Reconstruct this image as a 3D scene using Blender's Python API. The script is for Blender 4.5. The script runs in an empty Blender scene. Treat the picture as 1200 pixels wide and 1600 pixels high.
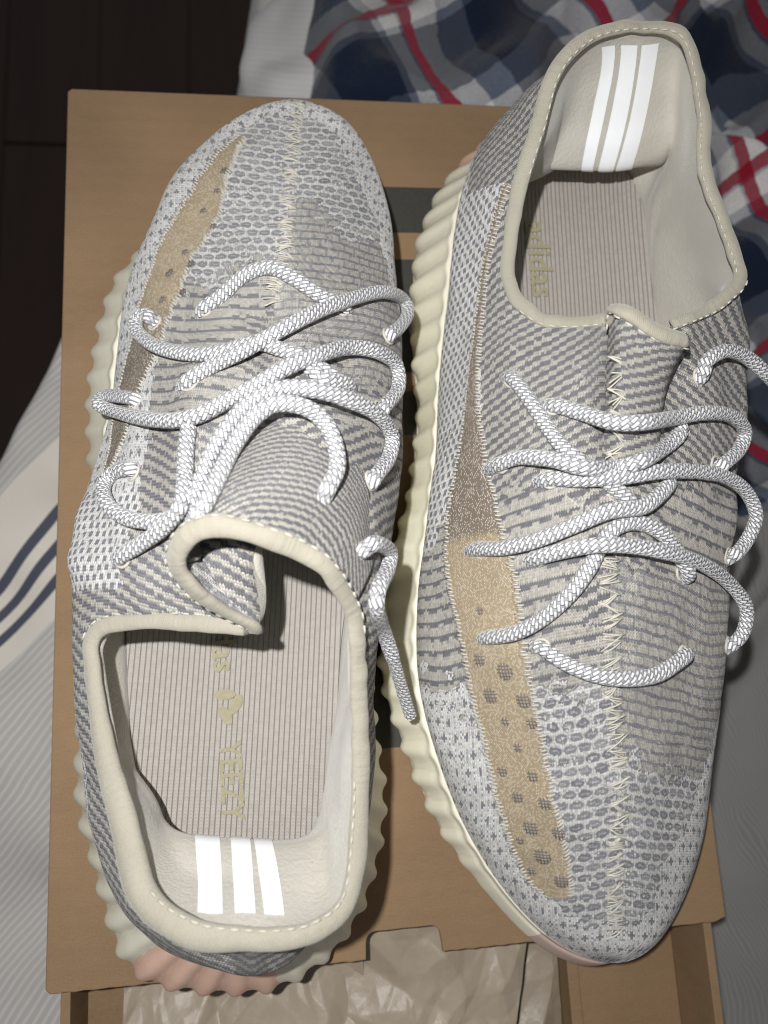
import bpy, bmesh, math, random
import numpy as np
from mathutils import Matrix, Vector

# ---------------------------------------------------------------- camera, world, flash, exposure
# everything is laid out in millimetres on the box: x to the right, y away, z up, origin at the
# near left corner of the cardboard sleeve's top; MM turns it into metres.
MM = 0.001
rng = np.random.default_rng(7); random.seed(7)
scene = bpy.context.scene
COL = scene.collection

cam_data = bpy.data.cameras.new('camera')
cam = bpy.data.objects.new('camera', cam_data); COL.objects.link(cam)
cam.location = (0.0806063, 0.0998198, 0.2855485)
cam.rotation_euler = (0.19860367, -0.12403397, -0.05682266)
cam_data.sensor_fit = 'VERTICAL'; cam_data.sensor_height = 36.0; cam_data.lens = 27.0
cam_data.clip_start = 0.01; cam_data.clip_end = 20.0
cam_data.dof.use_dof = True; cam_data.dof.focus_distance = 0.232; cam_data.dof.aperture_fstop = 11.0
scene.camera = cam

world = bpy.data.worlds.new('World'); scene.world = world; world.use_nodes = True
wb = world.node_tree.nodes['Background']
wb.inputs[0].default_value = (0.98, 0.97, 1.0, 1); wb.inputs[1].default_value = 0.12

fl = bpy.data.lights.new('phone_flash', 'AREA'); fl.shape = 'DISK'; fl.size = 0.007
fl.energy = 1.36; fl.color = (1.0, 0.995, 0.985)
flash = bpy.data.objects.new('phone_flash', fl); COL.objects.link(flash)
flash.location = (0.048, 0.127, 0.345); flash.rotation_euler = (0.06, -0.15, -0.05)

scene.view_settings.view_transform = 'Standard'; scene.view_settings.look = 'None'
scene.view_settings.exposure = 0.0; scene.view_settings.gamma = 1.0
scene.view_settings.use_curve_mapping = False
scene.render.engine = 'CYCLES'
scene.cycles.max_bounces = 6; scene.cycles.filter_width = 1.1

# ---------------------------------------------------------------- traced shapes, millimetres
LEFT_PROFILES = [
[(61.0,17.5,36.0),(62.0,18.5,50.0),(65.0,26.0,68.0),(69.3,37.5,86.0)],
[(46.0,25.0,37.0),(46.0,27.0,53.0),(56.7,39.8,85.0)],
[(34.0,38.0,38.0),(34.0,40.0,54.0),(44.9,47.5,80.0)],
[(26.0,62.0,38.0),(25.0,63.0,50.0),(38.8,63.7,74.0)],
[(23.0,90.0,38.0),(20.0,90.0,50.0),(32.5,82.1,68.0)],
[(22.0,112.0,37.0),(20.0,113.0,52.0),(28.4,101.3,64.0)],
[(22.0,125.0,36.0),(19.5,126.0,54.0),(27.9,109.4,64.0)],
[(22.0,140.0,35.0),(19.1,134.4,56.0),(29.6,127.2,67.0),(32.1,113.5,66.0)],
[(23.0,155.0,34.0),(19.4,146.9,50.0),(35.2,135.4,70.0),(42.1,124.0,75.0),(43.9,114.0,71.0)],
[(24.0,172.0,33.0),(22.5,158.8,45.0),(38.1,148.3,68.0),(48.5,135.2,79.0),(53.4,123.1,79.0),(57.9,112.5,76.0)],
[(26.0,192.0,32.0),(26.0,173.6,40.0),(39.5,166.8,62.0),(54.0,151.8,82.0),(65.8,129.8,88.0),(73.4,110.0,80.0)],
[(28.0,212.0,32.0),(28.5,200.4,38.0),(43.7,187.3,60.0),(59.1,167.7,82.0),(69.7,148.6,93.0),(72.9,128.1,86.0)],
[(33.0,235.0,32.0),(31.4,226.4,38.0),(49.2,206.9,58.0),(65.9,177.5,80.0),(76.2,151.3,95.0),(77.2,131.3,91.0)],
[(44.0,257.0,33.0),(37.5,246.1,40.0),(59.0,224.7,57.0),(73.1,185.0,80.0),(80.3,154.2,96.0),(80.5,132.5,93.0)],
[(57.0,279.0,33.0),(49.1,270.7,40.0),(69.2,243.5,56.0),(78.6,193.1,79.0),(82.9,157.6,96.0),(82.9,133.1,94.0)],
[(75.0,295.0,33.0),(68.7,294.8,38.0),(80.9,256.0,55.0),(82.4,197.0,79.0),(85.3,157.5,96.0),(85.0,133.0,94.0)],
[(92.0,300.0,32.0),(90.5,303.2,38.0),(89.4,259.3,54.0),(86.1,199.5,78.0),(87.7,157.5,96.0),(86.9,132.6,94.0)],
[(107.0,294.0,31.0),(107.9,295.1,39.0),(97.8,254.8,54.0),(90.6,197.5,78.0),(91.0,157.4,96.0),(89.2,131.2,94.0)],
[(117.0,275.0,30.0),(118.3,276.8,38.0),(106.0,245.5,54.0),(95.1,194.0,77.0),(94.3,155.9,95.0),(91.2,129.5,94.0)],
[(121.0,251.0,30.0),(122.8,250.1,40.0),(111.2,225.9,56.0),(99.3,185.7,78.0),(97.7,154.7,93.0),(93.1,127.0,94.0)],
[(123.0,224.0,30.0),(122.6,221.8,44.0),(114.4,206.0,60.0),(104.5,177.9,78.0),(101.1,150.3,90.0),(94.5,123.7,94.0)],
[(121.0,196.0,31.0),(122.5,194.6,48.0),(115.4,183.1,64.0),(107.0,160.1,80.0),(103.3,140.3,88.0),(96.0,118.9,93.0)],
[(119.0,165.0,32.0),(119.5,167.9,53.0),(113.4,157.7,68.0),(107.7,140.0,80.0),(104.1,126.7,87.0),(97.4,112.5,92.0)],
[(114.0,138.0,33.0),(116.0,146.3,57.0),(110.9,136.1,71.0),(105.4,118.8,82.0),(98.4,105.4,89.0)],
[(108.0,110.0,35.0),(110.4,118.8,60.0),(105.6,107.2,75.0),(98.9,94.2,85.0)],
[(105.0,82.0,36.0),(106.1,92.2,58.0),(98.7,76.5,81.0)],
[(103.0,57.0,37.0),(102.0,57.0,58.0),(97.4,57.8,80.0)],
[(94.0,40.0,38.0),(94.0,40.0,60.0),(93.9,43.4,84.0)],
[(85.0,27.0,38.0),(86.0,28.5,60.0),(86.6,38.2,86.0)],
[(74.0,19.0,37.0),(75.0,20.0,55.0),(78.2,37.1,87.0)]]
RIGHT_PROFILES = [
[(197.0,299.0,37.0),(198.0,302.0,54.0),(199.0,300.0,74.0),(197.3,291.1,90.0)],
[(180.0,296.0,38.0),(180.0,298.0,56.0),(181.0,286.9,90.0)],
[(164.0,285.0,38.0),(163.0,286.0,55.0),(168.8,275.7,88.0)],
[(153.0,271.0,37.0),(152.0,271.0,52.0),(163.1,259.2,83.0)],
[(147.0,254.0,36.0),(146.0,254.0,50.0),(157.6,242.8,77.0)],
[(144.0,235.0,34.0),(143.0,234.0,48.0),(154.5,226.4,72.0)],
[(140.0,212.0,32.0),(140.8,209.8,42.0),(148.2,211.8,62.0),(153.4,215.5,71.0)],
[(137.0,192.0,31.0),(138.2,191.2,42.0),(143.5,192.1,62.0),(155.8,206.2,72.0)],
[(135.0,172.0,30.0),(134.6,170.8,42.0),(140.5,174.5,64.0),(150.6,186.7,75.0),(161.5,198.6,76.0)],
[(132.0,152.0,29.0),(130.5,153.3,42.0),(137.7,158.7,62.0),(149.5,168.9,80.0),(169.8,195.9,80.0)],
[(128.0,132.0,28.0),(126.6,134.3,42.0),(134.9,143.1,60.0),(147.0,149.4,82.0),(162.0,169.8,88.0),(176.0,193.5,86.0)],
[(125.0,112.0,28.0),(123.9,115.8,42.0),(133.6,125.5,60.0),(146.2,133.3,80.0),(160.0,151.6,93.0),(178.3,187.4,88.0)],
[(124.0,92.0,28.0),(123.4,95.7,42.0),(133.5,106.5,58.0),(147.1,117.3,78.0),(160.9,139.4,92.0),(182.1,186.6,88.0)],
[(128.0,70.0,28.0),(128.1,75.8,40.0),(137.4,87.5,56.0),(149.9,101.4,76.0),(162.1,130.8,91.0),(185.0,186.2,88.0)],
[(136.0,46.0,28.0),(136.7,52.1,39.0),(144.9,66.7,54.0),(155.1,87.1,73.0),(164.4,123.9,90.0),(187.0,186.2,88.0)],
[(148.0,25.0,28.0),(148.5,32.3,38.0),(153.6,47.7,52.0),(160.3,76.2,71.0),(167.1,120.5,89.0),(188.6,186.6,88.0)],
[(163.0,9.0,27.0),(160.7,17.1,37.0),(163.7,33.9,50.0),(165.4,68.9,70.0),(170.1,118.8,88.0),(190.0,187.0,88.0)],
[(180.0,1.0,27.0),(176.5,7.1,36.0),(174.3,27.4,49.0),(172.2,66.5,69.0),(174.2,118.7,87.0),(191.5,187.6,88.0)],
[(194.0,4.0,28.0),(191.2,10.6,37.0),(184.5,28.2,49.0),(179.3,65.9,68.0),(178.4,118.6,86.0),(192.8,188.6,88.0)],
[(206.0,17.0,29.0),(201.3,22.0,38.0),(192.0,38.9,51.0),(185.9,72.5,68.0),(184.5,122.2,84.0),(194.0,189.8,88.0)],
[(216.0,37.0,30.0),(208.6,39.1,41.0),(199.1,53.3,53.0),(192.2,82.8,68.0),(189.8,125.9,82.0),(195.1,191.0,88.0)],
[(222.0,60.0,30.0),(214.3,56.4,43.0),(204.8,72.0,57.0),(197.6,100.8,70.0),(195.2,133.3,81.0),(196.7,192.2,88.0)],
[(226.0,85.0,31.0),(217.6,80.3,49.0),(208.4,94.8,62.0),(202.6,119.1,73.0),(199.8,144.5,81.0),(198.8,193.0,88.0)],
[(228.0,112.0,32.0),(221.7,108.2,53.0),(211.6,119.4,67.0),(207.2,141.5,76.0),(204.9,163.5,82.0),(201.5,193.8,88.0)],
[(229.0,140.0,33.0),(225.8,136.6,57.0),(217.3,146.8,69.0),(211.6,166.3,79.0),(206.0,196.0,86.0)],
[(230.0,168.0,34.0),(230.2,163.3,61.0),(222.5,174.8,72.0),(210.3,198.2,85.0)],
[(232.0,192.0,35.0),(233.7,190.4,65.0),(226.4,198.7,76.0),(216.1,202.2,84.0)],
[(232.0,211.0,36.0),(231.0,211.0,60.0),(223.7,210.8,82.0)],
[(231.0,232.0,37.0),(230.0,232.0,58.0),(222.1,229.5,80.0)],
[(232.0,256.0,38.0),(231.0,256.0,58.0),(217.3,246.0,82.0)],
[(229.0,278.0,38.0),(230.0,279.0,58.0),(217.1,265.9,86.0)],
[(216.0,294.0,37.0),(220.0,299.0,62.0),(211.9,287.8,90.0)]]
LEFT_TONGUE = [
[(105.7,128.8,84.0),(102.7,121.5,89.0),(97.3,112.0,93.0)],
[(103.0,147.0,89.0),(98.8,132.2,96.0),(91.7,121.7,101.0)],
[(96.2,156.8,92.0),(91.6,139.3,102.0),(84.9,126.6,104.0)],
[(86.3,161.6,94.0),(83.1,142.3,104.0),(78.2,129.3,106.0)],
[(78.1,161.5,92.0),(74.0,143.3,104.0),(70.9,132.0,106.0)],
[(70.5,157.9,90.0),(66.3,142.4,102.0),(64.2,133.0,105.0)],
[(65.1,152.5,85.0),(60.8,138.1,97.0),(58.8,131.6,103.0)],
[(61.1,145.2,79.0),(57.2,133.2,89.0),(55.6,127.3,99.0)],
[(62.3,142.7,74.0),(58.9,131.2,80.0),(58.0,126.5,90.0)]]
LEFT_FOLD = [
[(56.3,125.1,95.0),(60.7,119.1,89.0),(66.8,114.9,84.0),(74.4,112.4,78.0)],
[(60.0,127.8,86.0),(64.4,123.1,82.0),(69.5,119.9,78.0),(74.7,116.7,73.0)],
[(64.2,133.0,78.0),(69.0,131.7,74.0),(72.8,128.4,71.0),(75.1,124.1,69.0)]]
RIGHT_TONGUE = [
[(168.2,148.6,90.0),(170.7,168.2,92.0),(173.1,183.4,92.0),(173.9,191.7,94.0)],
[(171.0,148.4,94.0),(170.9,165.7,99.0),(172.2,179.5,101.0),(174.0,187.9,102.0)],
[(176.5,148.3,94.0),(176.7,165.3,100.0),(178.3,175.0,103.0),(182.2,182.6,103.0)],
[(183.0,148.9,91.0),(184.7,166.3,97.0),(187.0,174.3,100.0),(192.1,181.2,100.0)],
[(189.3,151.2,82.0),(191.6,169.2,86.0),(194.6,177.2,88.0),(197.3,183.2,90.0)]]
LEFT_BINDING = [(70.5,110.7,79.0),(57.9,112.5,76.0),(43.9,114.0,71.0),(32.1,113.5,66.0),(27.9,109.4,64.0),(28.4,101.3,64.0),(32.5,82.1,68.0),(38.8,63.7,74.0),(44.9,47.5,80.0),(56.7,39.8,85.0),(69.3,37.5,86.0),(78.2,37.1,87.0),(86.6,38.2,86.0),(93.9,43.4,84.0),(97.4,57.8,80.0),(98.7,76.5,81.0),(98.9,94.2,85.0),(98.4,105.4,89.0),(97.4,112.5,92.0),(91.6,121.6,102.0),(84.8,126.5,105.0),(78.2,129.2,107.0),(70.9,131.8,107.0),(64.3,132.9,106.0),(59.0,131.4,104.0),(55.8,127.9,100.0),(55.7,124.0,96.0),(59.6,118.7,91.0),(66.1,114.2,85.0),(72.8,110.3,81.0)]
RIGHT_BINDING = [(176.6,193.5,87.0),(169.8,195.9,80.0),(161.5,198.6,76.0),(155.8,206.2,72.0),(153.4,215.5,71.0),(154.5,226.4,72.0),(157.6,242.8,77.0),(163.1,259.2,83.0),(168.8,275.7,88.0),(181.0,286.9,90.0),(197.3,291.1,90.0),(211.9,287.8,90.0),(217.1,265.9,86.0),(217.3,246.0,82.0),(222.1,229.5,80.0),(223.7,210.8,82.0),(216.1,202.2,84.0),(210.3,198.2,85.0),(206.0,196.0,86.0),(201.5,193.8,88.0),(195.6,191.4,88.0)]
RIGHT_TONGUE_BINDING = [(173.9,189.1,93.0),(173.0,191.7,98.0),(174.6,188.3,102.0),(182.2,182.8,103.0),(192.1,181.3,100.0)]
LEFT_SOLE = [(61.0,-2.0),(48.0,0.0),(35.0,4.0),(25.0,14.0),(16.0,42.0),(11.0,63.0),(11.0,82.0),(12.0,105.0),(13.0,128.0),(14.0,150.0),(13.0,172.0),(12.0,193.0),(13.0,212.0),(19.0,240.0),(30.0,255.0),(49.0,271.0),(67.0,287.0),(82.0,295.0),(93.0,298.0),(103.0,292.0),(112.0,276.0),(119.0,254.0),(124.0,230.0),(127.0,208.0),(125.0,180.0),(121.0,150.0),(115.0,120.0),(111.0,98.0),(111.0,79.0),(113.0,54.0),(108.0,30.0),(98.0,12.0),(85.0,2.0),(72.0,-2.0)]
RIGHT_SOLE = [(196.0,314.0),(178.0,311.0),(164.0,304.0),(149.0,287.0),(138.0,264.0),(134.0,240.0),(133.0,215.0),(133.0,192.0),(128.0,163.0),(122.0,145.0),(117.0,128.0),(114.0,110.0),(114.0,92.0),(119.0,73.0),(130.0,43.0),(146.0,18.0),(163.0,1.0),(180.0,-5.0),(192.0,2.0),(202.0,16.0),(210.0,38.0),(217.0,64.0),(224.0,92.0),(229.0,120.0),(236.0,150.0),(236.0,180.0),(237.0,210.0),(237.0,235.0),(238.0,262.0),(236.0,284.0),(226.0,302.0),(211.0,311.0)]
LEFT_LACES = [
[(57.1,205.9,58.7),(59.3,207.0,65.6),(64.6,210.0,67.7),(71.4,215.6,69.4),(78.8,216.8,72.7),(85.6,212.5,75.3),(93.9,206.6,75.1),(100.7,205.2,71.4),(103.0,204.7,64.2)],
[(115.1,198.8,58.0),(116.2,200.3,62.2),(120.3,205.3,56.0),(124.8,213.9,48.2),(123.8,219.6,47.1),(116.5,215.8,59.5),(108.2,210.8,67.4),(93.4,199.4,80.2),(82.2,190.6,86.6),(71.6,185.7,83.8),(62.4,183.2,78.7),(55.4,179.8,75.7),(53.2,178.8,68.8)],
[(44.3,207.3,49.7),(42.5,208.7,54.5),(39.4,211.1,52.7),(36.8,208.9,51.4),(39.1,203.0,54.9),(46.1,195.5,63.3),(56.5,189.7,72.2),(65.9,188.2,77.5),(75.0,189.1,81.2),(82.0,185.0,86.1),(88.8,181.2,88.1),(96.2,176.2,86.5),(98.3,174.8,80.1)],
[(109.8,169.8,71.6),(110.9,171.5,75.8),(116.9,180.7,66.1),(116.9,188.7,65.7),(109.7,189.0,75.3),(100.8,187.5,81.5),(91.5,181.5,90.4),(83.0,176.6,93.8),(74.0,172.1,91.4),(66.7,169.1,89.0),(60.1,166.1,87.9),(52.9,166.4,82.4),(42.6,171.4,69.3),(29.9,180.6,49.4),(24.3,184.7,44.4),(25.8,188.3,41.7),(37.1,182.0,56.4),(38.6,181.2,52.3)],
[(104.4,146.3,83.3),(105.5,147.8,87.5),(111.2,156.1,77.6),(112.6,163.5,76.1),(106.9,166.2,86.9),(98.9,167.0,95.3),(90.5,168.1,99.7),(83.2,169.1,99.2),(76.7,168.2,96.3),(71.4,165.1,94.3),(66.8,159.1,94.6),(62.5,152.1,92.9),(59.4,144.3,91.1),(56.3,140.0,88.2),(50.9,139.1,83.5),(45.3,139.5,79.4),(38.4,142.1,73.5),(32.6,147.0,68.0),(30.0,153.8,61.3),(33.0,157.7,62.2),(38.5,157.1,67.6),(40.4,156.9,63.4)],
[(90.6,138.8,97.8),(91.6,141.0,102.9),(94.7,147.7,100.5),(94.2,155.6,98.9),(91.0,161.1,99.3),(86.2,163.6,101.0),(79.9,164.0,101.4),(75.0,161.8,99.0),(71.1,157.1,98.2),(68.2,151.8,98.6),(65.6,144.8,102.1),(63.1,138.8,104.6),(60.2,134.6,103.4),(58.8,132.4,96.7)],
[(85.9,185.0,79.7),(87.2,182.9,86.7),(92.0,175.1,90.6),(99.2,175.2,85.3),(101.3,175.2,77.8)],
[(56.9,163.6,84.9),(56.3,157.6,86.0),(56.2,150.3,87.6),(56.2,144.5,90.8),(55.2,140.2,91.6),(50.5,136.3,86.8),(43.8,133.5,80.1),(37.4,131.2,73.8),(35.6,130.6,66.1)],
[(99.6,126.9,90.4),(101.5,127.9,94.9),(104.4,129.4,92.5),(109.8,129.1,78.9),(108.5,123.9,81.3),(104.6,117.9,90.9),(103.9,113.1,90.3),(107.6,108.1,72.0),(111.2,100.2,62.0),(115.2,90.5,50.0),(118.3,82.7,42.0)]]
RIGHT_LACES = [
[(203.0,174.4,79.3),(204.1,176.7,85.9),(205.9,180.9,86.9),(214.0,184.9,84.1),(224.3,185.5,78.0),(234.9,181.5,72.0),(246.7,178.1,62.0),(261.4,174.5,45.0)],
[(148.9,181.9,69.6),(149.4,179.8,77.1),(151.4,172.0,82.8),(154.3,162.1,87.6),(156.4,154.9,91.8),(159.2,150.1,94.7),(163.4,146.8,94.3),(168.6,143.2,93.1),(175.0,138.4,90.5),(177.0,137.0,83.7)],
[(156.2,169.0,79.2),(157.7,167.7,86.9),(162.9,163.2,93.4),(168.0,158.1,100.7),(176.2,157.6,101.7),(191.0,162.1,91.1),(203.4,165.0,86.2),(215.6,166.2,79.1),(224.0,163.9,72.1),(221.7,158.0,71.9),(211.4,151.4,77.7),(209.4,150.1,72.8)],
[(141.8,153.5,69.4),(143.0,153.4,77.7),(147.0,153.2,85.2),(152.5,150.0,94.4),(159.1,146.6,98.5),(169.3,147.1,94.6),(176.1,148.2,97.6),(186.8,153.6,89.9),(193.6,158.1,86.9),(194.8,161.2,86.0),(195.8,163.5,79.4)],
[(151.5,146.2,82.5),(153.6,145.8,89.9),(160.4,144.3,94.4),(172.6,144.7,94.7),(183.9,146.5,91.9),(197.8,147.9,85.1),(212.1,148.0,77.0),(222.9,144.6,70.0),(227.6,137.6,66.0),(225.7,130.4,62.0),(219.5,125.8,64.0),(217.4,124.4,58.6)],
[(136.2,130.6,60.3),(137.4,130.3,68.6),(142.2,128.9,78.8),(148.7,129.6,86.4),(156.4,131.8,92.7),(165.9,135.1,95.5),(176.8,136.5,92.9),(184.2,140.5,89.7),(189.2,144.4,86.5),(191.1,145.8,79.3)],
[(148.4,124.9,76.0),(150.0,125.2,84.0),(155.4,126.0,91.3),(162.7,126.2,96.3),(173.2,125.8,93.9),(185.0,124.3,89.1),(199.1,122.2,79.7),(214.5,117.6,66.9),(223.6,110.3,60.0),(223.6,102.7,57.0),(219.7,98.4,55.3),(218.0,96.5,48.5)],
[(137.8,104.6,58.2),(139.0,104.8,66.5),(143.9,105.4,75.3),(149.8,108.6,82.3),(155.9,114.5,88.9),(160.9,120.7,91.0),(164.5,126.6,92.2),(169.4,131.3,92.1),(176.7,132.7,90.2),(183.8,130.4,87.9),(188.5,126.8,84.8),(194.8,119.9,80.2),(196.3,118.2,73.0)],
[(149.2,102.1,70.5),(151.0,100.6,77.5),(156.1,96.3,80.3),(163.2,92.8,82.5),(171.8,91.3,82.1),(181.7,91.7,79.3),(189.4,94.4,76.4),(194.9,96.7,72.9),(197.0,97.5,65.5)]]
LEFT_PANEL = ([(0.4967,0.1153),(0.4793,0.1404),(0.4587,0.1604),(0.4400,0.1629),(0.4140,0.1679),(0.3873,0.1629),(0.3667,0.1604),(0.3453,0.1704),(0.3327,0.2005),(0.3120,0.2556)],[(0.4993,0.1303),(0.4813,0.1905),(0.4593,0.2531),(0.4347,0.2707),(0.4107,0.2907),(0.3827,0.3158),(0.3587,0.2982),(0.3380,0.3008),(0.3267,0.2932),(0.3113,0.2857)])
RIGHT_PANEL = ([(0.1207,0.8321),(0.1493,0.7794),(0.1773,0.6817),(0.2080,0.5664),(0.2440,0.4311),(0.2787,0.3083),(0.3060,0.2607),(0.3273,0.2431),(0.3527,0.2431),(0.3733,0.2406),(0.3953,0.2180),(0.4260,0.1729),(0.4520,0.1253),(0.4727,0.0877),(0.4860,0.0952)],[(0.1220,0.8872),(0.1500,0.8371),(0.1800,0.7569),(0.2127,0.6316),(0.2533,0.5188),(0.2907,0.4486),(0.3247,0.4386),(0.3573,0.4336),(0.3773,0.4060),(0.3960,0.3734),(0.4200,0.3358),(0.4487,0.2857),(0.4733,0.2356),(0.4900,0.1905),(0.5013,0.1378)])
LEFT_DOTS = [(0.4787,0.1905,1.4),(0.4687,0.2155,1.2),(0.4567,0.2180,1.2),(0.4533,0.2682,1.2),(0.4340,0.2481,1.2),(0.4300,0.2832,1.4),(0.4200,0.2406,1.6),(0.4153,0.3058,1.2),(0.4053,0.2607,1.4)]
RIGHT_DOTS = [(0.3913,0.2682,2.0),(0.4033,0.3083,2.6),(0.4087,0.2481,2.4),(0.4207,0.3108,2.2),(0.4220,0.2506,1.4),(0.4320,0.3008,1.6),(0.4347,0.2456,1.4),(0.4360,0.1880,1.6),(0.4500,0.2406,1.8),(0.4493,0.1880,1.8),(0.4640,0.2331,2.0),(0.4627,0.1729,2.4),(0.4793,0.2155,2.0),(0.4753,0.1529,2.6),(0.4913,0.1479,2.2),(0.4613,0.1378,1.2),(0.4740,0.1103,1.4),(0.3700,0.3158,1.2)]
LEFT_SEAM = [(91.7,298.8,40.8),(89.8,288.5,44.2),(89.0,278.0,47.8),(87.6,268.3,51.2),(86.6,255.8,56.0),(85.7,243.1,61.1),(84.8,231.2,65.8),(84.1,222.9,69.1),(80.7,210.0,73.7),(80.2,199.8,77.5)]
RIGHT_SEAM = [(171.4,176.0,100.8),(170.7,168.9,99.9),(171.1,162.0,98.8),(170.6,154.1,96.0),(169.7,141.2,91.3),(167.3,122.1,89.7),(167.5,113.7,87.8),(168.3,101.7,84.2),(168.8,89.7,79.7),(170.1,81.2,76.0),(171.9,70.1,71.0),(173.3,59.0,66.1),(173.4,47.4,60.4),(174.3,35.6,54.1),(176.1,22.8,47.0),(177.5,10.9,39.8)]
LEFT_PADS = {0:[(68.7,41.9,78.0),(67.8,46.8,68.0),(66.6,53.5,56.0),(65.3,47.6,42.0)],1:[(56.5,42.7,77.0),(55.5,47.7,67.0),(53.4,55.3,56.0),(51.8,50.5,42.0)],2:[(47.0,49.6,72.0),(47.3,53.7,63.0),(45.9,57.7,54.0),(44.9,56.3,42.0)],3:[(40.5,65.0,65.0),(40.8,66.5,54.0),(40.5,66.7,44.0)],29:[(78.0,41.0,78.0),(77.3,46.8,68.0),(76.0,52.3,56.0),(74.7,46.8,42.0)],28:[(85.5,40.8,77.0),(84.4,46.9,68.0),(83.4,52.4,57.0),(82.8,47.9,42.0)],27:[(90.9,44.3,75.0),(89.6,49.2,66.0),(88.6,54.6,56.0),(87.2,52.9,42.0)],26:[(94.0,58.5,70.0),(92.3,60.6,58.0),(90.2,62.4,46.0)],25:[(95.8,77.2,70.0),(94.7,77.5,55.0),(93.5,78.4,44.0)]}
RIGHT_PADS = {0:[(201.4,289.1,80.0),(203.7,278.8,66.0),(202.9,267.2,54.0),(208.2,277.7,42.0)],1:[(187.3,287.1,80.0),(188.6,278.2,66.0),(188.6,266.7,54.0),(196.9,277.3,42.0)],2:[(177.5,280.0,78.0),(179.9,274.5,64.0),(178.5,266.4,54.0),(185.6,275.6,42.0)],3:[(171.2,264.1,74.0),(174.6,265.0,60.0),(178.6,268.7,46.0)],31:[(215.3,289.8,80.0),(218.1,282.0,66.0),(219.3,272.0,54.0),(223.3,276.8,42.0)],30:[(218.0,272.3,78.0),(221.8,274.6,66.0),(223.3,273.3,56.0),(225.7,275.5,42.0)],29:[(219.0,253.0,72.0),(222.8,260.5,56.0),(221.6,263.4,42.0)],28:[(222.0,234.4,72.0),(222.9,244.3,56.0),(222.3,251.5,40.0)],27:[(224.9,216.2,72.0),(225.3,227.2,56.0),(221.8,238.5,40.0)]}
LEFT_ENDS = [(1, 1), (1, 1), (1, 1), (1, 1), (1, 1), (1, 1), (1, 1), (0, 1), (1, 0)]
RIGHT_ENDS = [(1, 0), (1, 1), (1, 1), (1, 1), (1, 1), (1, 1), (1, 1), (1, 1), (1, 1)]

# ---------------------------------------------------------------- curve and surface helpers
def cr(P, n, closed):
    """Catmull-Rom through P (K,...) -> n samples"""
    P=np.asarray(P,float); K=len(P)
    s=np.arange(n)*(K/n) if closed else np.linspace(0,K-1,n)
    return cr_at(P,s,closed)
def cr_at(P,s,closed):
    P=np.asarray(P,float); K=len(P); s=np.asarray(s,float)
    i=np.floor(s).astype(int)
    if not closed: i=np.clip(i,0,K-2)
    f=s-i
    if closed: g=lambda j:P[(i+j)%K]
    else:
        Q=np.concatenate([[2*P[0]-P[1]],P,[2*P[-1]-P[-2]]]); g=lambda j:Q[i+j+1]
    f=f.reshape(f.shape+(1,)*(P.ndim-1))
    a,b,c,d=g(-1),g(0),g(1),g(2)
    return .5*(2*b+(c-a)*f+(2*a-5*b+4*c-d)*f**2+(3*b-a-3*c+d)*f**3)
def resample(pts,n):
    d=cr(pts,200,False); L=np.concatenate([[0],np.cumsum(np.linalg.norm(np.diff(d,axis=0),axis=1))])
    q=np.linspace(0,L[-1],n); return np.stack([np.interp(q,L,d[:,k]) for k in range(3)],1)
def key_levels(keys,nw=18):
    return np.stack([resample(k,nw) for k in keys])   # (K,nw,3)
def grid(levels,nt,nw):
    a=cr(levels,nt,True)                    # nt,NW,3
    return np.swapaxes(cr(np.swapaxes(a,0,1),nw,False),0,1)
def tag(o, label=None, cat=None, group=None, kind=None):
    if label: o['label'] = label
    if cat: o['category'] = cat
    if group: o['group'] = group
    if kind: o['kind'] = kind
    return o

def empty(name, loc, label, cat, group=None):
    o = bpy.data.objects.new(name, None); COL.objects.link(o)
    o.location = [c*MM for c in loc]; o.empty_display_size = .02
    return tag(o, label, cat, group)

def mesh_obj(name, V, F, mat, parent=None, smooth=True, uv=None, zone=None, local=False):
    """V in millimetres (world), F list/array of faces -> one mesh object"""
    me = bpy.data.meshes.new(name)
    V = np.asarray(V, float)
    org = np.zeros(3)
    if parent is not None and not local:
        p = parent
        while p is not None:
            org = org + np.array(p.location)/MM; p = p.parent
    me.from_pydata(((V-org)*MM).tolist(), [], [tuple(int(i) for i in f) for f in F])
    if smooth: me.polygons.foreach_set('use_smooth', [True]*len(me.polygons))
    if uv is not None:
        lay = me.uv_layers.new(name='uv')
        idx = np.empty(len(me.loops), int); me.loops.foreach_get('vertex_index', idx)
        lay.data.foreach_set('uv', np.asarray(uv, float)[idx].ravel())
    if zone is not None:
        at = me.color_attributes.new('zone', 'FLOAT_COLOR', 'POINT')
        z = np.ones((len(V), 4)); z[:, :zone.shape[1]] = zone
        at.data.foreach_set('color', z.ravel())
    me.materials.append(mat)
    o = bpy.data.objects.new(name, me); COL.objects.link(o)
    if parent is not None: o.parent = parent
    return o

def grid_faces(nu, nv, closed_u=False, flip=False):
    f = []
    for i in range(nu if closed_u else nu-1):
        a, b = i*nv, ((i+1) % nu)*nv
        for j in range(nv-1):
            q = (a+j, b+j, b+j+1, a+j+1)
            f.append(q[::-1] if flip else q)
    return f

def normals(G, closed):
    du = (np.roll(G, -1, 0)-np.roll(G, 1, 0)) if closed else np.gradient(G, axis=0)
    n = np.cross(du, np.gradient(G, axis=1))
    return n/(np.linalg.norm(n, axis=2, keepdims=True)+1e-9)

def surf2(rows, nu, nv):
    a = cr(np.array(rows), nu, False)
    return np.swapaxes(cr(np.swapaxes(a, 0, 1), nv, False), 0, 1)

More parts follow.
